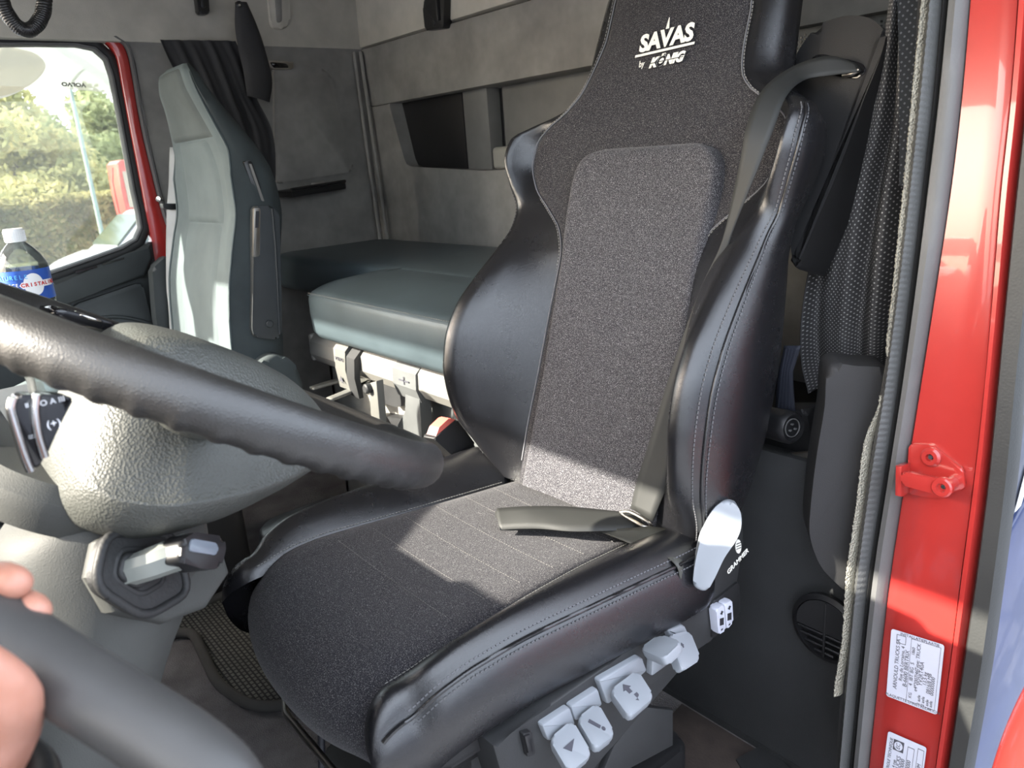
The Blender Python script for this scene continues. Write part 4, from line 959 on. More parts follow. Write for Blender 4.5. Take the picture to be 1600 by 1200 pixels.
for k, s in enumerate((1.0, .76, .54, .34)):
    P = round_poly([BL(*p, (.006, .001, .004, .008)[k]) for p in shrink(boot, s, -3 * k, -2 * k)], .016 * s, 4)
    tube('boot_ring', P + P[:1], .0042 if k == 0 else .0034, mm('rubber'), col, n=8, caps=False)
    slab('boot_fold', P, BN * -.012, mm('rubber'), col)
lv = thing('shift_stalk', 'black stalk lever with grey square tip on the column boot', 'lever', BL(210, 892, .02))
lp = [BL(200, 893, .004), BL(232, 882, .022), BL(270, 868, .036), BL(292, 860, .042), BL(300, 859, .040)]
rows = []
pts_ = catmull(lp, 14)
for i, p in enumerate(pts_):
    p = Vector(p); t = (Vector(pts_[min(i + 1, 13)]) - Vector(pts_[max(i - 1, 0)])).normalized()
    a = (V3(0, 0, 1) - t * t.z).normalized(); b_ = t.cross(a); h = .0115 + .003 * i / 13; w_ = .011 + .003 * i / 13
    rows.append([p + a * h * x + b_ * w_ * y for x, y in ((1, -.5), (1, .5), (.5, 1), (-.5, 1), (-1, .5), (-1, -.5), (-.5, -1), (.5, -1))])
loft('stalk_arm', rows, mm('lever_grey'), lv, close_u=True, cap0=True, cap1=True, sharp=25)
slab('stalk_tip', round_poly([BL(*p, .058) for p in [(284, 846), (304, 831), (350, 838), (354, 856), (346, 888), (318, 890), (282, 878)]], .005), BN * -.026, mm('satin_black'), lv, bevel=.005, seg=3)
slab('tip_inlay', round_poly([BL(*p, .0595) for p in [(299, 841), (342, 849), (340, 868), (296, 861)]], .004), BN * -.004, mm('tip_grey'), lv, bevel=.0015)
def stalk(name, label, face, rim_, marks):
    r = thing(name, label, 'stalk', onx(face[0][0], face[0][1], .66))
    slab('stalk_face', round_poly([onx(*p, .600) for p in face], .003), (.014, .002, 0), mm('gloss_black'), r, bevel=.002)
    tube('chrome_edge', [Vector(p) for p in catmull([onx(*p, .599) for p in rim_], 20)], .0030, mm('chrome'), r, n=8)
    for s_, x, y, sz in marks:
        text_mesh('print', s_, sz, onx(x, y, .5990), V3(0, -1, 0), V3(0, 0, 1), mm('print_white'), r, depth=.0001)
stalk('light_stalk', 'glossy black light stalk with chrome edge, farther from the hub', [(26, 618), (56, 616), (54, 650), (60, 690), (70, 722), (50, 735), (34, 690), (24, 650)], [(20, 622), (17, 640), (28, 680), (38, 712), (48, 736)], [('II', 42, 634, .0045), (':::', 48, 682, .0045)])
stalk('wiper_stalk', 'glossy black wiper stalk with white symbols, nearer to the hub', [(60, 615), (100, 618), (116, 622), (96, 660), (78, 700), (72, 715), (62, 690), (56, 650)], [(57, 616), (55, 640), (59, 675), (70, 714)], [('O A III', 82, 627, .0055), ('(+)', 84, 662, .0075)])

# ================================================================== grab handle in the door opening and the hand on it
gh_ = thing('grab_handle', 'black grab handle bar in the door opening, held by a hand', 'grab handle', V3(.38, -.03, .8))
def AT(px, py, d): r = ray(px, py); return _w(r * d)
gp = [AT(-190, 850, .40), AT(-90, 925, .39), AT(0, 988, .38), (AT(100, 1054, .37)), AT(200, 1118, .36), AT(290, 1178, .352), AT(345, 1232, .346), AT(372, 1300, .345), AT(380, 1400, .35), AT(384, 1520, .36)]
tube('handle_bar', [Vector(p) for p in catmull(gp, 60)], .0185, mm('black_grip'), gh_, n=24, sharp=0)
tube('handle_foot', [AT(384, 1500, .358), AT(430, 1560, .42), V3(.40, -.10, .45)], .020, mm('black_plastic'), gh_, n=16)
hand = thing('person', 'bare hand of a person gripping the grab handle, dark wristband', 'person', AT(-60, 1130, .36))
def skin_mesh(name, verts, edges, radii, mat, parent, root=0, sub=2):
    me = bpy.data.meshes.new(name); me.from_pydata([tuple(v) for v in verts], edges, [])
    o = bpy.data.objects.new(name, me); COL.objects.link(o)
    sk = o.modifiers.new('skin', 'SKIN'); sk.use_smooth_shade = True
    ss = o.modifiers.new('sub', 'SUBSURF'); ss.levels = sub; ss.render_levels = sub
    for i, r in enumerate(radii): me.skin_vertices[0].data[i].radius = (r, r)
    me.skin_vertices[0].data[root].use_root = True
    me.materials.append(mat); attach(o, parent); return o
# one continuous hand: wrist, palm, four fingers wrapped behind and over the bar, thumb in front
hv = [AT(-150, 1420, .37), AT(-95, 1270, .37), AT(-55, 1160, .375), AT(-70, 1080, .39)]
hr = [.027, .026, .029, .030]; he = [(0, 1), (1, 2), (2, 3)]
def chain(start, pts, rad):
    last = start
    for p, r in zip(pts, rad):
        hv.append(p); hr.append(r); he.append((last, len(hv) - 1)); last = len(hv) - 1
chain(3, [AT(-20, 1040, .425), AT(-12, 975, .432), AT(6, 940, .415), AT(48, 948, .388), AT(66, 962, .378)], [.012, .0098, .0095, .0088, .0078])
chain(3, [AT(-70, 1010, .43), AT(-58, 940, .435), AT(-34, 905, .415), AT(14, 905, .388), AT(36, 918, .378)], [.0125, .0105, .0100, .0095, .0085])
chain(3, [AT(-120, 990, .43), AT(-108, 905, .435), AT(-88, 870, .415), AT(-44, 868, .39), AT(-24, 880, .38)], [.0125, .0105, .0100, .0093, .0083])
chain(3, [AT(-165, 975, .425), AT(-155, 895, .43), AT(-138, 860, .415), AT(-98, 855, .392), AT(-82, 864, .384)], [.0115, .0095, .0088, .0082, .0072])
chain(2, [AT(10, 1130, .355), AT(18, 1085, .335), AT(-25, 1045, .325), AT(-70, 1015, .322)], [.0165, .0135, .0115, .0095])
skin_mesh('hand_skin', hv, he, hr, mm('skin'), hand, root=2)
wc_ = AT(-72, 1215, .372)
tube('wristband', [wc_ + Vector(CAM_R) * (.036 * math.cos(t)) + Vector(CAM_F) * (.034 * math.sin(t)) + Vector(CAM_D) * (.014 * math.cos(t)) for t in np.linspace(0, 2 * math.pi, 33)], .011, mm('satin_black'), hand, n=10, caps=False)

# coiled lead hanging at the upper left
cc = thing('coiled_lead', 'black coiled cable hanging in a loop from the roof lining', 'cable', onx(40, 20, 1.6))
cp = [onx(*p, 1.6) for p in [(-6, -60), (0, -10), (12, 22), (30, 43), (48, 46), (64, 28), (70, 0), (72, -60)]]
core = [Vector(p) for p in catmull(cp, 400)]
path = []; prev = V3(1, 0, 0)
for i, p in enumerate(core):
    t = (core[min(i + 1, 399)] - core[max(i - 1, 0)]).normalized(); a = (prev - t * prev.dot(t)).normalized(); b_ = t.cross(a); prev = a
    ph = i * .80
    path.append(p + (a * math.cos(ph) + b_ * math.sin(ph)) * .0085)
tube('coil', path, .0042, mm('satin_black'), cc, n=7, sharp=0)
tube('cable_core', core[::6], .004, mm('print_black'), cc, n=8)
# ================================================================== passenger seat
ps = thing('passenger_seat_unit', 'grey-green fabric passenger seat with integrated headrest beside the far window', 'seat', V3(2.2, -.62, 0))
PX = 2.20
PZ = [-.64, -.45, -.30, -.18, -.08, .0, .06, .12, .18, .23, .262, .278]
P_hw = [.250, .250, .250, .243, .236, .230, .212, .180, .150, .134, .115, .075]
P_y = [-.625, -.650, -.668, -.700, -.728, -.732, -.726, -.716, -.704, -.694, -.695, -.710]
P_t = [.150, .150, .145, .140, .130, .118, .102, .084, .064, .048, .036, .018]
def pz(T, z): return float(smooth_interp(z, PZ, T))
zs = list(np.linspace(-.64, .278, 70))
def psec(z):
    hw, y, t = pz(P_hw, z), pz(P_y, z), pz(P_t, z)
    fb = .018 if z < .0 else .018 * max(0, 1 - z / .06)                      # side bolsters stand proud low down
    return hw, y, t, fb
front, side = [], []
for z in zs:
    hw, y, t, fb = psec(z)
    front.append([V3(PX + u * hw, y + fb * (abs(u) ** 3) - .012 * max(0, abs(u) - .9) / .1, Zc(z)) for u in np.linspace(-1, 1, 33)])
    s_ = []
    for sgn, order in ((-1, 1),):
        s_ = [V3(PX - hw, y + fb - .012, Zc(z)), V3(PX - hw - .006, y - t * .25, Zc(z)), V3(PX - hw - .004, y - t * .6, Zc(z)), V3(PX - hw + .02, y - t * .92, Zc(z)), V3(PX - hw * .5, y - t, Zc(z)), V3(PX + hw * .5, y - t, Zc(z)), V3(PX + hw - .02, y - t * .92, Zc(z)), V3(PX + hw + .004, y - t * .6, Zc(z)), V3(PX + hw + .006, y - t * .25, Zc(z)), V3(PX + hw, y + fb - .012, Zc(z))]
    side.append(s_)
loft('backrest', front, mm('passenger_fabric'), ps, sharp=0)
loft('back_cover', side, mm('passenger_fabric_dark'), ps, sharp=60)
top = [Vector(p) for p in front[-1]] + [Vector(p) for p in reversed(side[-1])]
bm = bmesh.new(); bm.faces.new([bm.verts.new(p) for p in front[-1] + list(reversed(side[-1]))[1:-1]]); from_bm('headrest_cap', bm, mm('passenger_fabric_dark'), ps)
# centre insert, upper (dark) and lower (light), slightly proud, with seams
def insert(name, z0, z1, mat, k=.60):
    rows = []
    for z in np.linspace(z0, z1, 24):
        hw, y, t, fb = psec(z)
        kk = k * (1 - .25 * max(0, z - .0) / .25)
        e = min(1, (z - z0) / .012, (z1 - z) / .012)
        rows.append([V3(PX + u * hw * kk, y + fb * abs(u * kk) ** 3 + .009 * math.sqrt(max(0, 1 - u ** 6)) * math.sqrt(max(0, 1 - (1 - e) ** 2)), Zc(z)) for u in np.linspace(-1, 1, 21)])
    return loft(name, rows, mm(mat), ps, sharp=0)
insert('headrest_insert', .095, .266, 'passenger_fabric_mid', .92)
slab('belt_slot', round_poly([onx(*p, 1.962) for p in [(380, 252), (393, 250), (416, 316), (404, 320)]], .006), (.02, 0, 0), mm('satin_black'), ps, bevel=.003)
slab('slot_glint', [onx(*p, 1.960) for p in [(389, 256), (393, 256), (413, 314), (409, 315)]], (.004, 0, 0), mm('steel'), ps)
insert('back_insert', -.12, .092, 'passenger_fabric')
insert('back_insert', -.63, -.125, 'passenger_fabric', .56)
for sgn in (-1, 1):
    tube('seam', [V3(PX + sgn * psec(z)[0] * .995, psec(z)[1] + psec(z)[3] - .009, Zc(z)) for z in zs[2:-2]], .003, mm('passenger_fabric'), ps, n=6)
rows = []
for y, z0, hw in ((-.62, -.52, .25), (-.55, -.50, .255), (-.40, -.49, .26), (-.25, -.49, .255), (-.18, -.51, .25), (-.15, -.55, .24), (-.16, -.62, .22)):
    rows.append([V3(PX + a * hw, y, Zc(z0 - b_ * .14)) for a, b_ in ((-.9, .9), (-1, .5), (-.96, .1), (-.8, 0), (-.4, .08), (0, .1), (.4, .08), (.8, 0), (.96, .1), (1, .5), (.9, .9))])
loft('seat_cushion', rows, mm('passenger_fabric'), ps, close_u=True, cap0=True, cap1=True, sharp=60)
slab('seat_base', round_poly([V3(2.0, -.62, 0), V3(2.4, -.62, 0), V3(2.4, -.2, 0), V3(2.0, -.2, 0)], .04), (0, 0, .46), mm('black_plastic'), ps, bevel=.01)
# side rest with slot, carried on the near side of the backrest
XA = 1.925
ar = slab('side_rest', round_poly([onx(*p, XA) for p in [(398, 322), (424, 321), (437, 336), (440, 470), (440, 524), (432, 531), (398, 527), (394, 514), (396, 420)]], .008), (.028, 0, 0), mm('side_rest'), ps, bevel=.007, seg=3)
slab('rest_slot', round_poly([onx(*p, XA - .002) for p in [(397, 325), (407, 325), (406, 400), (396, 402)]], .003), (.01, 0, 0), mm('steel'), ar, bevel=.002)
slab('slot_window', [onx(*p, XA - .004) for p in [(400, 330), (405, 330), (404, 356), (399, 356)]], (.01, 0, 0), mm('print_black'), ar)
lathe('rest_button', [(.010, 0), (.010, .003), (.008, .005), (0, .005)], onx(421, 506, XA), mm('side_rest'), ar, axis=(-1, 0, 0), n=20)
tube('rest_edge', [onx(*p, XA - .001) for p in [(425, 326), (430, 380), (434, 450), (437, 522)]], .003, mm('side_rest'), ar, n=6)
hc = [onx(400 + 75 * t, 600 - 46 * math.sin(math.pi * min(1, t * .9 + .1)) ** .6, 1.90) for t in np.linspace(0, 1, 14)]
slab('hinge_cover', hc + [onx(478, 700, 1.90), onx(400, 700, 1.90)], (.10, 0, 0), mm('passenger_fabric_dark'), ps, bevel=.015, seg=3)
pb = thing('passenger_belt', 'pale grey seat belt hanging between passenger seat and window', 'seat belt', onx(268, 400, 2.5))
ribbon('webbing', [onx(*p, 2.50) for p in [(266, 230), (264, 290), (261, 330), (260, 400), (261, 450), (264, 480), (266, 520)]], [onx(*p, 2.47) for p in [(276, 230), (280, 290), (281, 330), (276, 370), (269, 420), (268, 480), (275, 525)]], .002, mm('passenger_web'), pb, n=30)
slab('belt_guide', round_poly([onx(*p, 2.46) for p in [(254, 318), (284, 318), (287, 326), (268, 328), (256, 326)]], .003), (.03, 0, 0), mm('satin_black'), pb, bevel=.003)
lathe('guide_stud', [(.010, -.005), (.008, .006), (0, .008)], onx(249, 311, 2.55), mm('chrome'), pb, axis=(-.6, .8, 0), n=16)

# ================================================================== curtains
def curtain(name, label, L, R, pl, nrm, folds, amp, mat, hem=None, n=60, m=90, seed=1):
    """cloth between two edges; folds run down it"""
    c = thing(name, label, 'curtain', pl(*L[0]))
    A = catmull([pl(*p) for p in L], n); B = catmull([pl(*p) for p in R], n)
    rnd = random.Random(seed); ph = [rnd.uniform(0, 6) for _ in range(4)]
    bm = bmesh.new(); uvs = []; rows = []; wid = .20; hgt = .80
    for i in range(n):
        t = i / (n - 1); a = Vector(A[i]); b_ = Vector(B[i]); row = []
        for j in range(m):
            s = j / (m - 1)
            f = math.sin(2 * math.pi * folds * s + ph[0] + 1.6 * t * math.sin(3 * s + ph[1])) * .65 + .35 * math.sin(2 * math.pi * folds * 1.7 * s + ph[2] - 2.2 * t) + .30 * math.sin(5 * t + 6 * s + ph[3])
            row.append(a.lerp(b_, s) + nrm * amp * f * (.35 + .65 * min(1, t * 2.0)))
            uvs.append((s * wid, t * hgt))
        rows.append(row)
    o = loft('cloth', rows, mm(mat), c, sharp=0)
    if len(o.data.vertices) == n * m:
        vid = {}
        planar_uv(o, lambda k, co: uvs[k])
    o2 = o.modifiers.new('thickness', 'SOLIDIFY'); o2.thickness = .0015
    return c
cd = curtain('driver_curtain', 'dark dotted curtain bunched behind the driver door pillar', [(1398, -70), (1376, 60), (1340, 190), (1300, 290), (1270, 400), (1255, 490), (1254, 560), (1266, 612)], [(1412, -70), (1416, 60), (1420, 190), (1412, 290), (1404, 400), (1398, 490), (1394, 545), (1388, 582)], lambda x, y: ony(x, y, -1.20), V3(-.25, 1, 0).normalized(), 1.9, .030, 'curtain_dots', seed=5)
cp_ = curtain('passenger_curtain', 'plain dark curtain hanging behind the passenger seat', [(250, 62), (262, 90), (285, 140), (300, 200), (320, 280), (340, 400)], [(368, 64), (384, 100), (400, 150), (425, 205), (430, 270), (424, 400)], lambda x, y: onx(x, y, 2.53), V3(1, 0, 0), 4.5, .012, 'curtain_plain', seed=2)
tie = thing('curtain_tie', 'black curtain tie strap hanging from a button on the side lining', 'strap', onx(378, 10, 2.56))
ribbon('strap', [onx(*p, 2.50) for p in [(368, 4), (367, 40), (372, 75), (380, 110), (386, 150)]], [onx(*p, 2.50) for p in [(384, 4), (400, 40), (412, 75), (424, 125), (420, 160)]], .004, mm('curtain_plain'), tie, n=24, bow=.01)
lathe('strap_button', [(.012, 0), (.011, .005), (.006, .008), (0, .008)], onx(374, 8, 2.495), mm('satin_black'), tie, axis=(-1, 0, 0), n=20)
lathe('button_stud', [(.004, 0), (.003, .003), (0, .003)], onx(374, 8, 2.486), mm('chrome'), tie, axis=(-1, 0, 0), n=12)

# ================================================================== bunk: mattress, rail, clamp, drawers
mat_ = thing('bunk_mattress', 'blue-grey vinyl covered bunk mattress with stitched front edge', 'mattress', V3(1.6, -1.1, Zc(-.40)))
def cushion_block(name, x0, x1, y0, y1, z0, z1, r=.03, crown=.004):
    prof_m = [(.030, z0), (.010, z0 + .004), (.002, z0 + .02), (.0, (z0 + z1) / 2), (.001, z1 - .028), (.004, z1 - .016), (.010, z1 - .008), (.020, z1 - .003), (.035, z1), (.09, z1 + crown), (.16, z1 + crown)]
    rows = []
    for d, z in prof_m:
        rows.append([p + V3(0, 0, Zc(z)) for p in round_poly([V3(x0 + d, y0 + d, 0), V3(x1 - d, y0 + d, 0), V3(x1 - d, y1 - d, 0), V3(x0 + d, y1 - d, 0)], [.006, max(.01, r + .02 - d * .3), max(.01, r + .02 - d * .3), .006] if name == 'mattress_extension' else max(.01, r + .02 - d * .3), 5)])
    return loft(name, rows, mm('mattress_vinyl'), mat_, close_u=True, cap0=True, cap1=True, sharp=0)
cushion_block('mattress_body', 1.215, 2.585, -1.49, -1.04, -.385, -.266)
ext = cushion_block('mattress_extension', 1.17, 1.93, -1.44, -.838, -.43, -.300, .05, .0045)
for v_ in ext.data.vertices: v_.co.z += .034 * max(0.0, min(1.0, (-.87 - v_.co.y) / .19))      # the cover rises towards the back wall
fe = [V3(x, -.8435, Zc(-.315)) for x in np.linspace(1.20, 1.89, 40)]
tube('edge_seam', fe, .0016, mm('mattress_vinyl'), mat_, n=6)
stitches('edge_stitch', [p + V3(0, .0005, .006) for p in fe], mm('stitch_light'), mat_, .009, .005, .0007)
rail = thing('bunk_rail', 'pale silver hexagonal rail along the front of the bunk', 'rail', V3(1.4, -.76, Zc(-.40 - .020)))
def rail_sec(x, s=1.0):
    c = (-.790, -.402)
    return [V3(x, c[0] + a * s, Zc(c[1] - .020 + b_ * s)) for a, b_ in ((-.022, .036), (.006, .036), (.022, .018), (.024, -.014), (.010, -.036), (-.022, -.036))]
loft('rail_beam', [rail_sec(1.80, .96), rail_sec(1.79, 1.12), rail_sec(.975, 1.12)], mm('rail_silver'), rail, close_u=True, cap0=True, cap1=True, sharp=20)
box('end_cap', V3(1.795, -.790, Zc(-.402 - .020)), (.016, .046, .078), mm('cream_plastic'), rail, bevel=.008)
tube('rail_groove', [V3(1.78, -.782, Zc(-.3655 - .0155)), V3(.98, -.782, Zc(-.3655 - .0155))], .0022, mm('grey_plastic'), rail, n=6)
cl2 = thing('bunk_table_clamp', 'grey clamp with folding bottle frame hooked over the bunk rail', 'clamp', V3(1.56, -.75, Zc(-.42 - .020)))
def clamp_sec(x, o=0.0):
    return [p + V3(0, -.026, 0) for p in [V3(x, -.80, Zc(-.352 - .020 + o)), V3(x, -.752, Zc(-.345 - .020 + o)), V3(x, -.722, Zc(-.372 - .020 + o)), V3(x, -.716, Zc(-.42 - .020 + o)), V3(x, -.722, Zc(-.475 - .020 + o)), V3(x, -.734, Zc(-.475 - .020 + o)), V3(x, -.732, Zc(-.42 - .020 + o)), V3(x, -.738, Zc(-.378 - .020 + o)), V3(x, -.758, Zc(-.360 - .020 + o)), V3(x, -.80, Zc(-.364 - .020 + o))]]
loft('clamp_hook', [clamp_sec(1.600), clamp_sec(1.545)], mm('clamp_grey'), cl2, close_u=True, cap0=True, cap1=True, sharp=20)
loft('clamp_hook', [clamp_sec(1.541, -.012), clamp_sec(1.500, -.014)], mm('dark_plastic'), cl2, close_u=True, cap0=True, cap1=True, sharp=20)
text_mesh('maker_name', 'VOLVO', .0135, V3(1.572, -.7425, Zc(-.395 - .020)), V3(-1, 0, 0), V3(0, -.05, 1), mm('print_dark'), cl2, depth=.0006)
slab('clamp_arrow', [V3(1.572, -.7410, Zc(-.440 - .020)), V3(1.585, -.7410, Zc(-.458 - .020)), V3(1.572, -.7410, Zc(-.452 - .020)), V3(1.559, -.7410, Zc(-.458 - .020))], (0, .001, 0), mm('print_dark'), cl2)
# bottle frame: flat ring on the clamp, bent down
fz = Zc(-.475 - .020)
def FR(px, py, dz=0): return onz(px, py, fz + dz)
for nm, A_, B_ in (('frame_arm', [(470, 609), (508, 597), (545, 588)], [(476, 612), (512, 602), (546, 595)]), ('frame_arm', [(499, 629), (540, 612), (578, 595)], [(506, 633), (546, 617), (582, 601)]), ('frame_arm', [(545, 587), (560, 590), (580, 596)], [(522, 600), (545, 606), (562, 606)])):
    ribbon(nm, [FR(*p) for p in A_], [FR(*p) for p in B_], .006, mm('clamp_grey'), cl2, n=12)
slab('frame_leg', [ony(*p, -.715) for p in [(574, 604), (588, 600), (596, 690), (580, 690)]], (0, -.02, 0), mm('clamp_grey'), cl2, bevel=.003)
lathe('frame_pivot', [(.012, -.01), (.012, .012), (.009, .015), (0, .015)], ony(577, 612, -.715), mm('dark_plastic'), cl2, axis=(0, 1, 0), n=20)
cl3 = thing('rail_latch', 'grey latch block with plus mark clipped on the bunk rail', 'latch', V3(1.27, -.75, Zc(-.42 - .020)))
def l_sec(x): return [V3(x, -.815, Zc(-.362 - .020)), V3(x, -.784, Zc(-.360 - .020)), V3(x, -.760, Zc(-.382 - .020)), V3(x, -.757, Zc(-.418 - .020)), V3(x, -.768, Zc(-.450 - .020)), V3(x, -.815, Zc(-.450 - .020))]
loft('latch_block', [l_sec(1.335), l_sec(1.235)], mm('grey_plastic'), cl3, close_u=True, cap0=True, cap1=True, sharp=20)
slab('latch_mark', [V3(1.305, -.7568, Zc(-.402 - .020)), V3(1.262, -.7568, Zc(-.402 - .020)), V3(1.262, -.7568, Zc(-.4055 - .020)), V3(1.305, -.7568, Zc(-.4055 - .020))], (0, .001, 0), mm('print_dark'), cl3)
slab('latch_mark', [V3(1.285, -.7568, Zc(-.394 - .020)), V3(1.282, -.7568, Zc(-.394 - .020)), V3(1.282, -.7568, Zc(-.413 - .020)), V3(1.285, -.7568, Zc(-.413 - .020))], (0, .001, 0), mm('print_dark'), cl3)
# storage front below the rail
dr = thing('bunk_drawer_unit', 'cream plastic storage front with dark bins below the bunk', 'drawer unit', V3(1.4, -.85, 0))
YD = -.835
slab('front_board', [V3(1.03, YD, .08), V3(1.84, YD, .08), V3(1.84, YD, Zc(-.455)), V3(1.03, YD, Zc(-.455))], (0, -.02, 0), mm('cream_plastic'), dr, bevel=.004)
slab('side_board', [V3(1.84, YD, .08), V3(1.84, -1.02, .08), V3(1.84, -1.02, Zc(-.42)), V3(1.84, YD, Zc(-.42))], (-.02, 0, 0), mm('cream_plastic'), dr)
slab('board_ledge', [V3(1.74, YD + .03, Zc(-.60)), V3(1.25, YD + .03, Zc(-.60)), V3(1.25, YD, Zc(-.60)), V3(1.74, YD, Zc(-.60))], (0, 0, -.018), mm('cream_plastic'), dr, bevel=.004)
slab('drawer_front', round_poly([V3(x, YD + .006, Zc(z)) for x, z in [(1.78, -.47), (1.58, -.47), (1.58, -.585), (1.78, -.585)]], .03), (0, -.005, 0), mm('cream_plastic'), dr, bevel=.002)
slab('drawer_front', round_poly([V3(x, YD + .006, Zc(z)) for x, z in [(1.34, -.49), (1.10, -.49), (1.10, -.585), (1.34, -.585)]], .02), (0, -.005, 0), mm('grey_plastic'), dr, bevel=.002)
slab('drawer_front', round_poly([V3(x, YD + .006, Zc(z)) for x, z in [(1.74, -.64), (1.40, -.64), (1.40, -1.0), (1.74, -1.0)]], .03), (0, -.005, 0), mm('cream_plastic'), dr, bevel=.002)
slab('drawer_front', round_poly([V3(x, YD + .006, Zc(z)) for x, z in [(1.37, -.64), (1.10, -.64), (1.10, -1.0), (1.37, -1.0)]], .03), (0, -.005, 0), mm('cream_plastic'), dr, bevel=.002)
slab('dark_bin', round_poly([ony(*p, YD + .05) for p in [(586, 602), (640, 602), (641, 636), (634, 646), (620, 646), (590, 634)]], .012), (0, -.05, 0), mm('dark_plastic'), dr, bevel=.008, seg=3)
slab('lower_bin', round_poly([ony(*p, YD + .03) for p in [(588, 660), (640, 668), (626, 690), (600, 690)]], .006), (0, -.03, 0), mm('dark_plastic'), dr, bevel=.005)
sup = slab('rail_support', round_poly([ony(*p, -.765) for p in [(641, 602), (664, 604), (668, 660), (672, 740), (624, 740), (626, 680), (640, 655)]], .008), (0, -.03, 0), mm('grey_plastic'), dr, bevel=.006, seg=3)

BUNK_SHIFT = V3(.205, -.110, -.058)                     # the whole bunk front stands this far back behind the seats
for r_ in (rail, cl2, cl3, dr): r_.location += BUNK_SHIFT
# black bin standing between the seats, behind the seat cushion
bn = thing('floor_bin', 'dark rounded floor bin between the seats beside the cushion', 'bin', V3(1.40, -.62, 0))
rows = []
for z, s in ((.0, .92), (.02, 1.0), (.36, 1.03), (.385, 1.0), (.392, .95)):
    rows.append([V3(1.42 + .10 * s * np.sign(math.cos(t)) * abs(math.cos(t)) ** .6, -.60 + .13 * s * np.sign(math.sin(t)) * abs(math.sin(t)) ** .6, z) for t in np.linspace(0, 2 * math.pi, 32, endpoint=False)])
loft('bin_body', rows, mm('satin_black'), bn, close_u=True, cap0=True, cap1=True, sharp=50)
tube('bin_band', [V3(1.42 + .104 * np.sign(math.cos(t)) * abs(math.cos(t)) ** .6, -.60 + .135 * np.sign(math.sin(t)) * abs(math.sin(t)) ** .6, .33) for t in np.linspace(0, 2 * math.pi, 49)], .006, mm('grey_plastic'), bn, n=8, caps=False)

# ================================================================== belt retractor with knob behind the driver's seat
rt = thing('belt_retractor', 'black belt retractor with fluted knob and blue-black webbing behind driver seat', 'belt retractor', ony(1225, 690, -1.12))
kc = ony(1236, 668, -1.05); kax = (V3(-.95, .25, .10)).normalized()
bm = bmesh.new(); rows = []; a_ = kax.orthogonal().normalized(); b2 = kax.cross(a_)
for r, h in ((.026, -.045), (.027, -.006), (.0265, .0), (.022, .006), (.017, .004), (.0165, .001), (.0, .001)):
    rows.append([kc + kax * h + (a_ * math.cos(t) + b2 * math.sin(t)) * (r * (1 + (.035 * math.cos(8 * t) if h < -.001 else 0))) for t in np.linspace(0, 2 * math.pi, 48, endpoint=False)])
bm_loft(bm, rows, close_u=True, cap0=True); bmesh.ops.remove_doubles(bm, verts=bm.verts, dist=1e-6); from_bm('knob', bm, mm('satin_black'), rt)
tube('knob_ring', [kc + kax * .003 + (a_ * math.cos(t) + b2 * math.sin(t)) * .0145 for t in np.linspace(0, 2 * math.pi, 33)], .0012, mm('grey_rubber'), rt, n=6, caps=False)
for t in (.3, 2.4, 4.5):
    box('knob_mark', kc + kax * .0035 + (a_ * math.cos(t) + b2 * math.sin(t)) * .006, (.004, .004, .002), mm('grey_rubber'), rt, bevel=0)
slab('retractor_housing', round_poly([ony(*p, -1.13) for p in [(1196, 640), (1260, 640), (1275, 720), (1190, 725)]], .01), (0, -.05, 0), mm('black_plastic'), rt, bevel=.008)
ribbon('webbing', [ony(*p, -1.115) for p in [(1226, 540), (1222, 560), (1216, 590), (1212, 640)]], [ony(*p, -1.115) for p in [(1252, 540), (1240, 575), (1240, 600), (1243, 645)]], .002, mm('retractor_web'), rt, n=14)
for k in range(5):
    f = (k + .5) / 5
    tube('webbing_rib', [ony(1226 + 26 * f, 545, -1.113), ony(1220 + 20 * f, 580, -1.113), ony(1213 + 29 * f, 640, -1.113)], .0012, mm('retractor_web'), rt, n=5)
box('floor_bar', ony(1252, 712, -1.08), (.09, .014, .012), mm('steel'), rt, rot=Matrix.Rotation(.35, 3, 'Y'), bevel=.002)

# ================================================================== floor mat, door sill
fm = thing('floor_mat', 'woven dark floor mat with rolled edge beside the driver seat', 'floor mat', V3(1.8, -.5, 0))
mp_ = round_poly([V3(1.36, -.48, .012), V3(1.42, -.345, .012), V3(1.75, -.335, .012), V3(2.05, -.10, .012), V3(2.05, .22, .012), V3(1.22, .22, .012), V3(1.2, .1, .012)], .02) if False else round_poly([onz(300, 985, .012), onz(340, 1072, .012), onz(395, 1108, .012), onz(455, 1104, .012), onz(540, 1050, .012), V3(1.55, -.72, .012), V3(1.95, -.72, .012), V3(1.95, -.10, .012)], .05)
slab('mat_weave', mp_, (0, 0, -.010), mm('mat_weave'), fm)
tube('mat_edge', [p + V3(0, 0, .004) for p in mp_ + mp_[:1]], .012, mm('mat_edge'), fm, n=10)
struct(slab('trim_6', [V3(.36, -1.0, -.06), V3(.36, .6, -.06), V3(.36, .6, .02), V3(.36, -1.0, .02)], (.05, 0, 0), mm('floor_vinyl'), bevel=.006))
slab('floor_patch', [V3(.42, -1.05, .001), V3(.84, -1.05, .001), V3(.80, -.80, .001), V3(.42, -.80, .001)], (0, 0, .002), mm('rust_floor'), bpy.data.objects['floor'])
slab('floor_patch', [onz(*p, .001) for p in [(1150, 1190), (1195, 1165), (1235, 1205), (1180, 1240)]], (0, 0, .006), mm('floor_vinyl'), bpy.data.objects['floor'])
pp_ = slab('paper_sheet', [onz(*p, .006) for p in [(1250, 1190), (1268, 1186), (1292, 1192), (1300, 1230), (1252, 1230)]], (0, 0, .001), mm('sticker_white'))
tag(pp_, 'small pale paper lying on the floor by the door sill', 'paper')
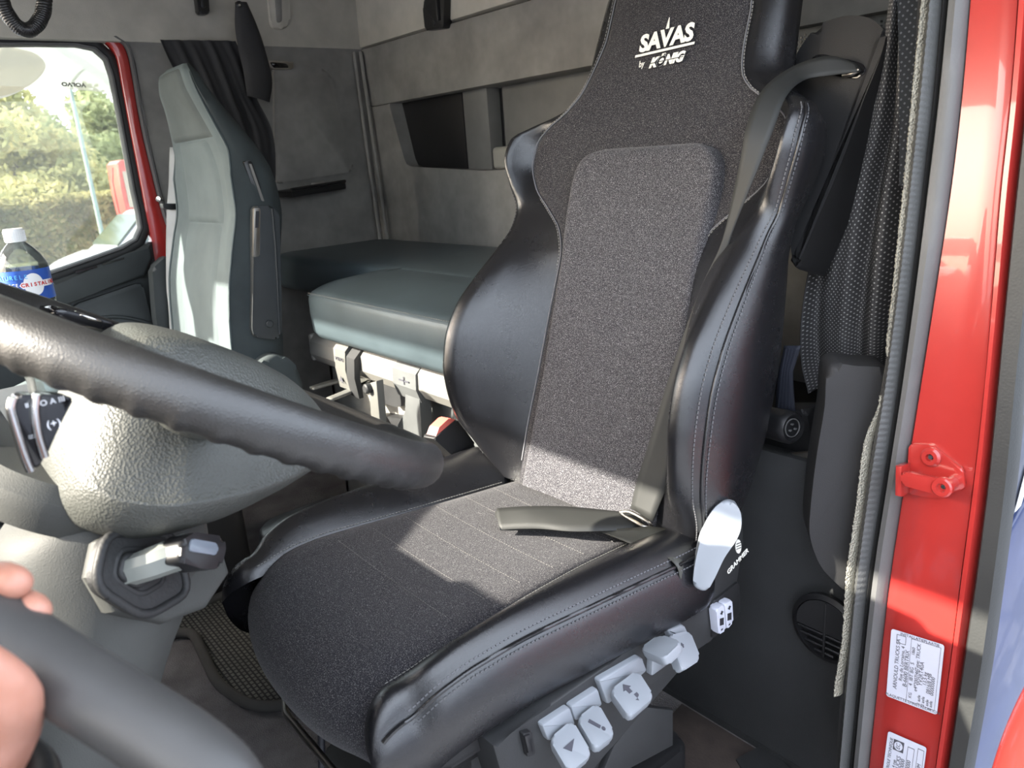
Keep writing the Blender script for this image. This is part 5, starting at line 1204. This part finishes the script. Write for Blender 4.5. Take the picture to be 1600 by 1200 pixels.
# ================================================================== water bottle on the dash tray
bt = thing('water_bottle', 'clear plastic water bottle with blue label standing on the dash tray', 'bottle', V3(1.70, -.205, Zc(-.395)))
BXC = V3(1.70, -.205, Zc(-.395))
prof_ = [(.0, .004), (.034, .0), (.040, .008), (.0415, .03), (.040, .04), (.0415, .05), (.040, .065), (.0415, .08), (.0425, .09), (.0425, .115), (.0405, .125), (.0425, .135), (.0405, .150), (.0425, .165), (.0425, .195), (.0425, .258), (.0405, .266), (.034, .280), (.026, .291), (.0185, .299), (.0150, .302), (.0142, .304), (.016, .305), (.016, .306)]
lathe('bottle_body', prof_, BXC, mm('bottle_pet'), bt, n=40)
lathe('water', [(.0, .006), (.034, .003), (.0385, .012), (.040, .09), (.0412, .24), (.0405, .262), (0, .262)], BXC, mm('water'), bt, n=40)
lathe('cap', [(.0, .328), (.0155, .328), (.0168, .326), (.0170, .306), (.0168, .304)], BXC, mm('cap_white'), bt, n=36)
for k in range(30):
    t = 2 * math.pi * k / 30
    box('cap_rib', BXC + V3(.0172 * math.cos(t), .0172 * math.sin(t), .315), (.0012, .0012, .018), mm('cap_white'), bt, bevel=0)
rows = [[BXC + V3(.0432 * math.cos(t), .0432 * math.sin(t), z) for t in np.linspace(0, 2 * math.pi, 64, endpoint=False)] for z in np.linspace(.197, .254, 8)]
lb_ = loft('bottle_label', rows, mm('label_blue'), bt, close_u=True, sharp=0)
def cyl(name, prof2, mat, r=.0436):
    """patch lying on the label: prof2 = [(z, a0, a1)...] rows of arc length limits"""
    t0 = math.atan2(-BXC.y, -BXC.x)                      # the side that faces the driver
    rows = [[BXC + V3(r * math.cos(t0 + (a0 + (a1 - a0) * k / 10) / .043), r * math.sin(t0 + (a0 + (a1 - a0) * k / 10) / .043), z) for k in range(11)] for z, a0, a1 in prof2]
    return loft(name, rows, mm(mat), lb_, sharp=0)
cyl('label_emblem', [(.227 + .0205 * math.sin(t), .012 - .017 * max(.02, math.cos(t)), .012 + .017 * max(.02, math.cos(t))) for t in np.linspace(-math.pi / 2, math.pi / 2, 15)], 'cap_white')
cyl('label_banner', [(.2212, -.007, .050), (.227, -.012, .052), (.2328, -.007, .050)], 'cap_white', .0438)
def ctext(s, a, z, size, mat, bold=0.0):
    t0 = math.atan2(-BXC.y, -BXC.x); n_ = len(s)
    for i, ch in enumerate(s):
        if ch == ' ': continue
        th = t0 + (a + i * size * .72) / .043; rd = V3(math.cos(th), math.sin(th), 0); tg = V3(-math.sin(th), math.cos(th), 0)
        text_mesh('label_print', ch, size, BXC + rd * .0441 + V3(0, 0, z), tg, V3(0, 0, 1), mm(mat), lb_, depth=.0001, bold=bold)
ctext('CRISTALINE', -.006, .227, .0092, 'print_red', .0004)
ctext('NATURELE', -.054, .242, .011, 'label_cyan')
ctext('SOURCE', -.046, .228, .0085, 'cap_white'); ctext('1.5 L', -.044, .214, .008, 'cap_white')
gl_ = thing('drinking_cup', 'small clear plastic cup beside the water bottle', 'cup', V3(1.70, -.295, Zc(-.395)))
lathe('cup_wall', [(.022, 0), (.026, .10), (.027, .10), (.023, 0)], V3(1.70, -.278, Zc(-.395)), mm('bottle_pet'), gl_, n=28)
lathe('cup_content', [(0, .004), (.021, .004), (.0248, .085), (0, .085)], V3(1.70, -.278, Zc(-.395)), mm('cream_plastic'), gl_, n=24)
# ================================================================== outside
GZ = -1.25
gr = struct(slab('ground', [V3(-60, -80, GZ), V3(90, -80, GZ), V3(90, 80, GZ), V3(-60, 80, GZ)], (0, 0, -.1), mm('asphalt')))
slab('road_marking', [V3(.24, -2.2, GZ + .002), V3(.40, -2.2, GZ + .002), V3(.62, -7, GZ + .002), V3(.40, -7, GZ + .002)], (0, 0, .004), mm('road_paint'), gr)
rnd = random.Random(11)
def leaf_cloud(name, centres, n, size, mat, parent, seed):
    """centres = [(point, rx, ry, rz)]; leaves are small folded quads, dense near the shell of every clump"""
    r = random.Random(seed); vs_ = []; fs = []
    tot = sum(c[1] * c[3] for c in centres)
    for (c, rx, ry, rz) in centres:
        for _ in range(int(n * rx * rz / tot)):
            d = Vector((r.gauss(0, 1), r.gauss(0, 1), r.gauss(0, 1))).normalized() * (r.uniform(.45, 1.05))
            p = Vector(c) + Vector((d.x * rx, d.y * ry, d.z * rz))
            a = Vector((r.gauss(0, 1), r.gauss(0, 1), r.gauss(0, 1))).normalized(); b_ = a.orthogonal().normalized()
            s = size * r.uniform(.6, 1.3); k = len(vs_)
            vs_ += [p - a * s, p - b_ * s * .5, p + a * s, p + b_ * s * .5]
            fs.append((k, k + 1, k + 2, k + 3))
    me = bpy.data.meshes.new(name); me.from_pydata([tuple(v) for v in vs_], [], fs)
    o = link(name, me, mm(mat), parent, smooth=False); o['kind'] = 'stuff'
    return o
def tree(label, px, top_py, X, r, mat, seed, n=7000, low=300):
    base = onx(px, low, X); base.z = GZ; top = onx(px, top_py, X)
    t = thing('tree', label, 'tree', base, 'trees behind the hedge')
    h = top.z - GZ; q = random.Random(seed); P = [base, base + V3(.05, .1, h * .35), base + V3(-.05, .0, h * .65), V3(top.x, top.y, top.z - r * .4)]
    tube('trunk', [Vector(p) for p in catmull(P, 12)], [.16 * (1 - k / 13) + .02 for k in range(12)], mm('bark'), t, n=8)
    cen = []
    for k in range(11):
        f = k / 10; zz = GZ + h * (.30 + .68 * f); rr = r * (1.0 - .72 * max(0, f - .35)); a = q.uniform(0, 6.28)
        off = V3(math.cos(a), math.sin(a), 0) * rr * q.uniform(.25, .75)
        c = V3(base.x, base.y, zz) + off; cen.append((c, rr * .55, rr * .55, h * .13))
        tube('branch', [V3(base.x, base.y, zz - h * .12), c], [.05, .015], mm('bark'), t, n=6)
    leaf_cloud('foliage', cen, n, .13 * X / 27, mat, t, seed)
tree('large yellow-green tree at the left of the window view', 38, 148, 26.5, 2.6, 'leaf_gold', 1, 9000)
tree('dense green tree left of the lamp post', 88, 190, 33, 3.0, 'leaf_green', 2)
tree('thin green tree right of the lamp post', 152, 155, 39.5, 2.9, 'leaf_green', 3, 5200)
tree('broad dark green tree partly behind the window frame', 205, 200, 47, 4.0, 'leaf_dark', 4)
tree('low dark tree between lamp post and thin tree', 124, 222, 56, 4.2, 'leaf_dark', 5)
tree('yellowing tree outside the left edge of the window', -45, 140, 66, 5.5, 'leaf_gold', 6)
h0, h1 = onx(-220, 300, 21.0), onx(260, 312, 24.0)
hg = thing('hedge', 'long clipped yellow-green hedge across the car park', 'hedge', V3(22, -3, GZ))
hz = onx(90, 309, 22.0).z
slab('hedge_core', [V3(20.9, 2.6, GZ), V3(23.9, -8.2, GZ), V3(24.5, -8.2, GZ), V3(21.5, 2.6, GZ)], (0, 0, hz - GZ - .12), mm('leaf_dark'), hg)
vs_, fs, q = [], [], random.Random(4)
for _ in range(15000):
    f = q.random(); side = q.random(); base = V3(20.9, 2.6, 0).lerp(V3(23.9, -8.2, 0), f)
    if side < .8: p = base + V3(q.uniform(-.14, .06), 0, 0); p.z = q.uniform(GZ, hz)
    else: p = base + V3(q.uniform(0, .6), 0, 0); p.z = hz + q.uniform(-.14, .06)
    a = Vector((q.gauss(0, 1), q.gauss(0, 1), q.gauss(0, 1))).normalized(); b_ = a.orthogonal().normalized(); s = q.uniform(.05, .10); k = len(vs_)
    vs_ += [p - a * s, p - b_ * s * .6, p + a * s, p + b_ * s * .6]; fs.append((k, k + 1, k + 2, k + 3))
me = bpy.data.meshes.new('foliage'); me.from_pydata([tuple(v) for v in vs_], [], fs); o = link('foliage', me, mm('leaf_hedge'), hg, smooth=False); o['kind'] = 'stuff'
# lamp post
lpb = onx(147, 305, 20.0); lpb.z = GZ; lt = onx(110, 140, 20.0)
lm = thing('street_lamp', 'tall thin grey-green street lamp post with curved arm', 'street lamp', V3(lpb.x, lt.y, GZ))
tube('post', [V3(lt.x, lt.y, GZ), V3(lt.x, lt.y, lt.z - .3), lt, onx(114, 126, 20.0), onx(124, 114, 20.0)], [.055, .042, .036, .030, .028], mm('post_green'), lm, n=12)
slab('lamp_head', round_poly([onx(*p, 20.0) for p in [(122, 113), (130, 108), (134, 109), (126, 116)]], .03), (.25, 0, 0), mm('post_green'), lm, bevel=.02)
# white van
VF = V3(-.12, .993, 0).normalized(); VL = V3(-VF.y, VF.x, 0)      # forward, and the van's left (towards us)
van0 = onx(72, 400, 17.2); van0.z = GZ                             # foot of the nose
vn = thing('white_van', 'white delivery van parked in front of the hedge', 'van', van0)
def VP(x, y, z): return van0 - VF * x + VL * y + V3(0, 0, z)        # x back from the nose, y to its left, z up
sec = [(.02, .35, .70), (.06, .70, .74), (.30, .92, .78), (.85, 1.08, .80), (1.05, 1.12, .80), (1.75, 1.72, .68), (2.1, 1.80, .66), (3.2, 1.84, .66), (4.1, 1.80, .66), (4.28, 1.55, .70), (4.3, .40, .72)]
rows = []
for x, ztop, tw_ in catmull(sec, 40):
    zt = max(.45, ztop); belt_ = min(zt, 1.05); wl_ = .86 if zt > 1.1 else .80 + .06 * min(1, x)
    rows.append([VP(x, a, z) for a, z in ((-wl_ + .05, .30), (-wl_, .55), (-wl_, belt_ * .95), (-tw_ if zt > 1.1 else -wl_ + .06, zt - .06), (-tw_ + .12, zt), (0, zt + .02), (tw_ - .12, zt), (tw_ if zt > 1.1 else wl_ - .06, zt - .06), (wl_, belt_ * .95), (wl_, .55), (wl_ - .05, .30))])
loft('van_body', rows, mm('van_white'), vn, close_u=True, cap0=True, cap1=True, sharp=0)
slab('windscreen', [VP(1.10, .68, 1.17), VP(1.10, -.68, 1.17), VP(1.70, -.60, 1.71), VP(1.70, .60, 1.71)], (VF * .02 + V3(0, 0, .02)), mm('van_glass'), vn)
side = .868
slab('side_window', round_poly([VP(1.42, side, 1.10), VP(1.80, side - .16, 1.62), VP(2.45, side - .16, 1.64), VP(2.48, side, 1.08)], .05), VL * .012, mm('van_glass'), vn, bevel=0)
slab('headlight', round_poly([VP(.12, .80, .78), VP(.30, .86, .92), VP(.52, .88, .93), VP(.34, .86, .74)], .03), VL * .02, mm('lamp_glass'), vn)
slab('front_bumper', [VP(.0, .74, .32), VP(.0, -.74, .32), VP(-.02, -.74, .62), VP(-.02, .74, .62)], VF * .05, mm('dark_plastic'), vn, bevel=.03)
slab('mirror', round_poly([VP(1.35, .98, 1.08), VP(1.35, .98, 1.25), VP(1.50, .98, 1.25), VP(1.50, .98, 1.08)], .04), VL * .10, mm('satin_black'), vn, bevel=.02)
tube('door_gap', [VP(1.30, side + .005, .45), VP(1.32, side + .005, 1.0), VP(1.42, side + .002, 1.08)], .008, mm('satin_black'), vn, n=6)
slab('door_handle', [VP(2.30, side, .98), VP(2.45, side, .98), VP(2.45, side, .94), VP(2.30, side, .94)], VL * .02, mm('satin_black'), vn)
for x in (.85, 3.5):
    for y in (.80, -.80):
        w_ = lathe('wheel', [(.0, .0), (.16, .02), (.20, .03), (.30, .03), (.33, .0), (.33, -.16), (0, -.16)], VP(x, y + (.06 if y > 0 else .10), .32), mm('rubber'), vn, axis=VL, n=28)
# red lorry
XT = 20.5
rt2 = thing('red_lorry', 'red lorry cab standing beside the white van', 'lorry', V3(XT, onx(200, 300, XT).y, GZ))
def TX(px, py, x=XT): return onx(px, py, x)
cab = [TX(182, 256), TX(188, 250), TX(300, 240), TX(300, 480), TX(222, 480), TX(214, 380), TX(200, 340), TX(190, 300)]
slab('cab_body', cab, (1.0, 0, 0), mm('lorry_red'), rt2, bevel=.04)
slab('cab_window', [TX(191, 268, XT - .02), TX(250, 262, XT - .02), TX(250, 322, XT - .02), TX(203, 324, XT - .02)], (.03, 0, 0), mm('lorry_pane'), rt2)
tube('mirror_arm', [TX(176, 262, XT - .1), TX(176, 285, XT - .1), TX(186, 330, XT - .1), TX(196, 362, XT - .1)], .02, mm('red_paint'), rt2, n=8)
for k in range(2):
    lathe('wheel', [(0, 0), (.2, .02), (.30, .03), (.48, .02), (.5, 0), (.5, -.3), (0, -.3)], V3(XT + .4, TX(216 + 40 * k, 300).y, GZ + .5), mm('rubber'), rt2, axis=(-1, 0, 0), n=28)
# the cab's own outside mirror beyond the passenger window
om = thing('outside_mirror', 'pale mirror housing outside the top of passenger window', 'mirror', onx(20, 110, 3.0))
mh = [(-120, 74), (-20, 70), (20, 74), (56, 84), (71, 97), (67, 114), (48, 132), (12, 148), (-40, 154), (-120, 154)]
slab('mirror_housing', [Vector(p) for p in closed_catmull([onx(*p, 2.98) for p in mh], 50)], (.10, 0, 0), mm('mirror_pale'), om, bevel=.012, seg=3)
slab('mirror_band', [Vector(p) for p in closed_catmull([onx(*p, 2.975) for p in [(-120, 80), (-20, 80), (20, 80), (60, 90), (66, 97), (40, 102), (0, 103), (-120, 102)]], 40)], (.01, 0, 0), mm('mirror_grey'), om)
tube('mirror_arm', [onx(4, 84, 2.95), onx(14, 66, 2.90), onx(30, 40, 2.78)], .014, mm('mirror_grey'), om, n=10)
# the cab's red outer corner panel low at the right edge
cp2 = thing('side_fairing', 'rounded red painted fairing outside the cab at the right edge', 'fairing', V3(.2, -.8, .1))
rows = []
for (px_, py_, d) in catmull([(1740, 960, .80), (1698, 1040, .80), (1660, 1110, .80), (1630, 1180, .80), (1606, 1260, .80), (1590, 1340, .80)], 20):
    c = AT(px_, py_, d); rows.append([c + Vector(CAM_R) * (.030 * math.cos(t) + .0) + Vector(CAM_F) * (.05 * math.sin(t)) for t in np.linspace(0, 2 * math.pi, 20, endpoint=False)])
loft('fairing_panel', rows, mm('red_paint'), cp2, close_u=True, cap0=True, cap1=True, sharp=0)

# ------------------------------------------------------------------ open driver's door and invented trailer, out of frame, added to cut sky light
d2 = struct(slab('door_2', round_poly([V3(.34, .40, Zc(-.95)), V3(-.72, .62, Zc(-.95)), V3(-.72, .62, Zc(-.22)), V3(.34, .40, Zc(-.22))], .05), V3(.02, .09, 0), mm('door_panel'), bevel=.01))
for nm, q in (('window_post', [(.34, .40, -.22), (.26, .417, -.22), (.26, .417, .40), (.34, .40, .40)]), ('window_post', [(-.64, .603, -.22), (-.72, .62, -.22), (-.62, .60, .40), (-.54, .583, .40)]), ('window_rail', [(.34, .40, .34), (.34, .40, .41), (-.62, .60, .41), (-.60, .595, .34)])):
    slab(nm, [V3(x, y, Zc(z)) for x, y, z in q], V3(.01, .05, 0), mm('rubber'), d2, bevel=.004)
slab('door_skin', [V3(.34, .492, Zc(-.95)), V3(-.70, .712, Zc(-.95)), V3(-.70, .712, Zc(-.22)), V3(.34, .492, Zc(-.22))], V3(.004, .02, 0), mm('red_paint'), d2)
tl = thing('added_trailer', 'added low pale blue trailer, out of frame, blocking low sky on the driver side', 'trailer', V3(-4.4, -1, GZ))
slab('blocker_box', [V3(-3.3, -9, GZ + 1.1), V3(-3.3, 5, GZ + 1.1), V3(-3.3, 5, GZ + 2.7), V3(-3.3, -9, GZ + 2.7)], (-2.5, 0, 0), mm('blocker_blue'), tl, bevel=.03)
slab('side_guard', [V3(-3.35, -7, GZ + .45), V3(-3.35, 3, GZ + .45), V3(-3.35, 3, GZ + 1.0), V3(-3.35, -7, GZ + 1.0)], (-.05, 0, 0), mm('dark_plastic'), tl, bevel=.01)
for y in (-6.5, -5.2, -3.9):
    lathe('wheel', [(0, 0), (.2, .02), (.30, .03), (.48, .02), (.5, 0), (.5, -.4), (0, -.4)], V3(-3.45, y, GZ + .5), mm('rubber'), tl, axis=(1, 0, 0), n=28)
for y in (-7, -3.5, 0, 3.5):
    slab('panel_rib', [V3(-3.29, y, GZ + 1.15), V3(-3.29, y + .05, GZ + 1.15), V3(-3.29, y + .05, GZ + 2.65), V3(-3.29, y, GZ + 2.65)], (-.02, 0, 0), mm('dark_plastic'), tl)

# outer side skin of the cab behind the door opening
bv = thing('cab_side_skin', 'dark blue painted outer side of the cab behind the door pillar', 'body panel', V3(.31, -1.4, GZ + .6))
def BV(px, py, dx=0): return onx(px, py, .300 + dx)
def skin(name, zs_, mat, dx=0.0):
    (za, zb, zc_, zd) = zs_
    yj = lambda z: -1.03 - .11 * (z + .34) - .012
    slab(name, [V3(.300 + dx, yj(za), Zc(za)), V3(.300 + dx, yj(zb), Zc(zb)), V3(.300 + dx, -1.70, Zc(zc_)), V3(.300 + dx, -1.70, Zc(zd))], (.03, 0, 0), mm(mat), bv, bevel=.004)
skin('lower_panel', (-1.05, -.52, -.20, -1.05), 'car_blue')
skin('upper_panel', (-.512, -.30, -.30, -.192), 'car_blue_light', .003)
skin('red_panel', (-.295, .95, .95, -.295), 'red_paint', .003)
slab('white_stripe', [BV(1585, 800), BV(1594, 790), BV(1612, 730), BV(1604, 728)], (-.001, 0, 0), mm('road_paint'), bv)
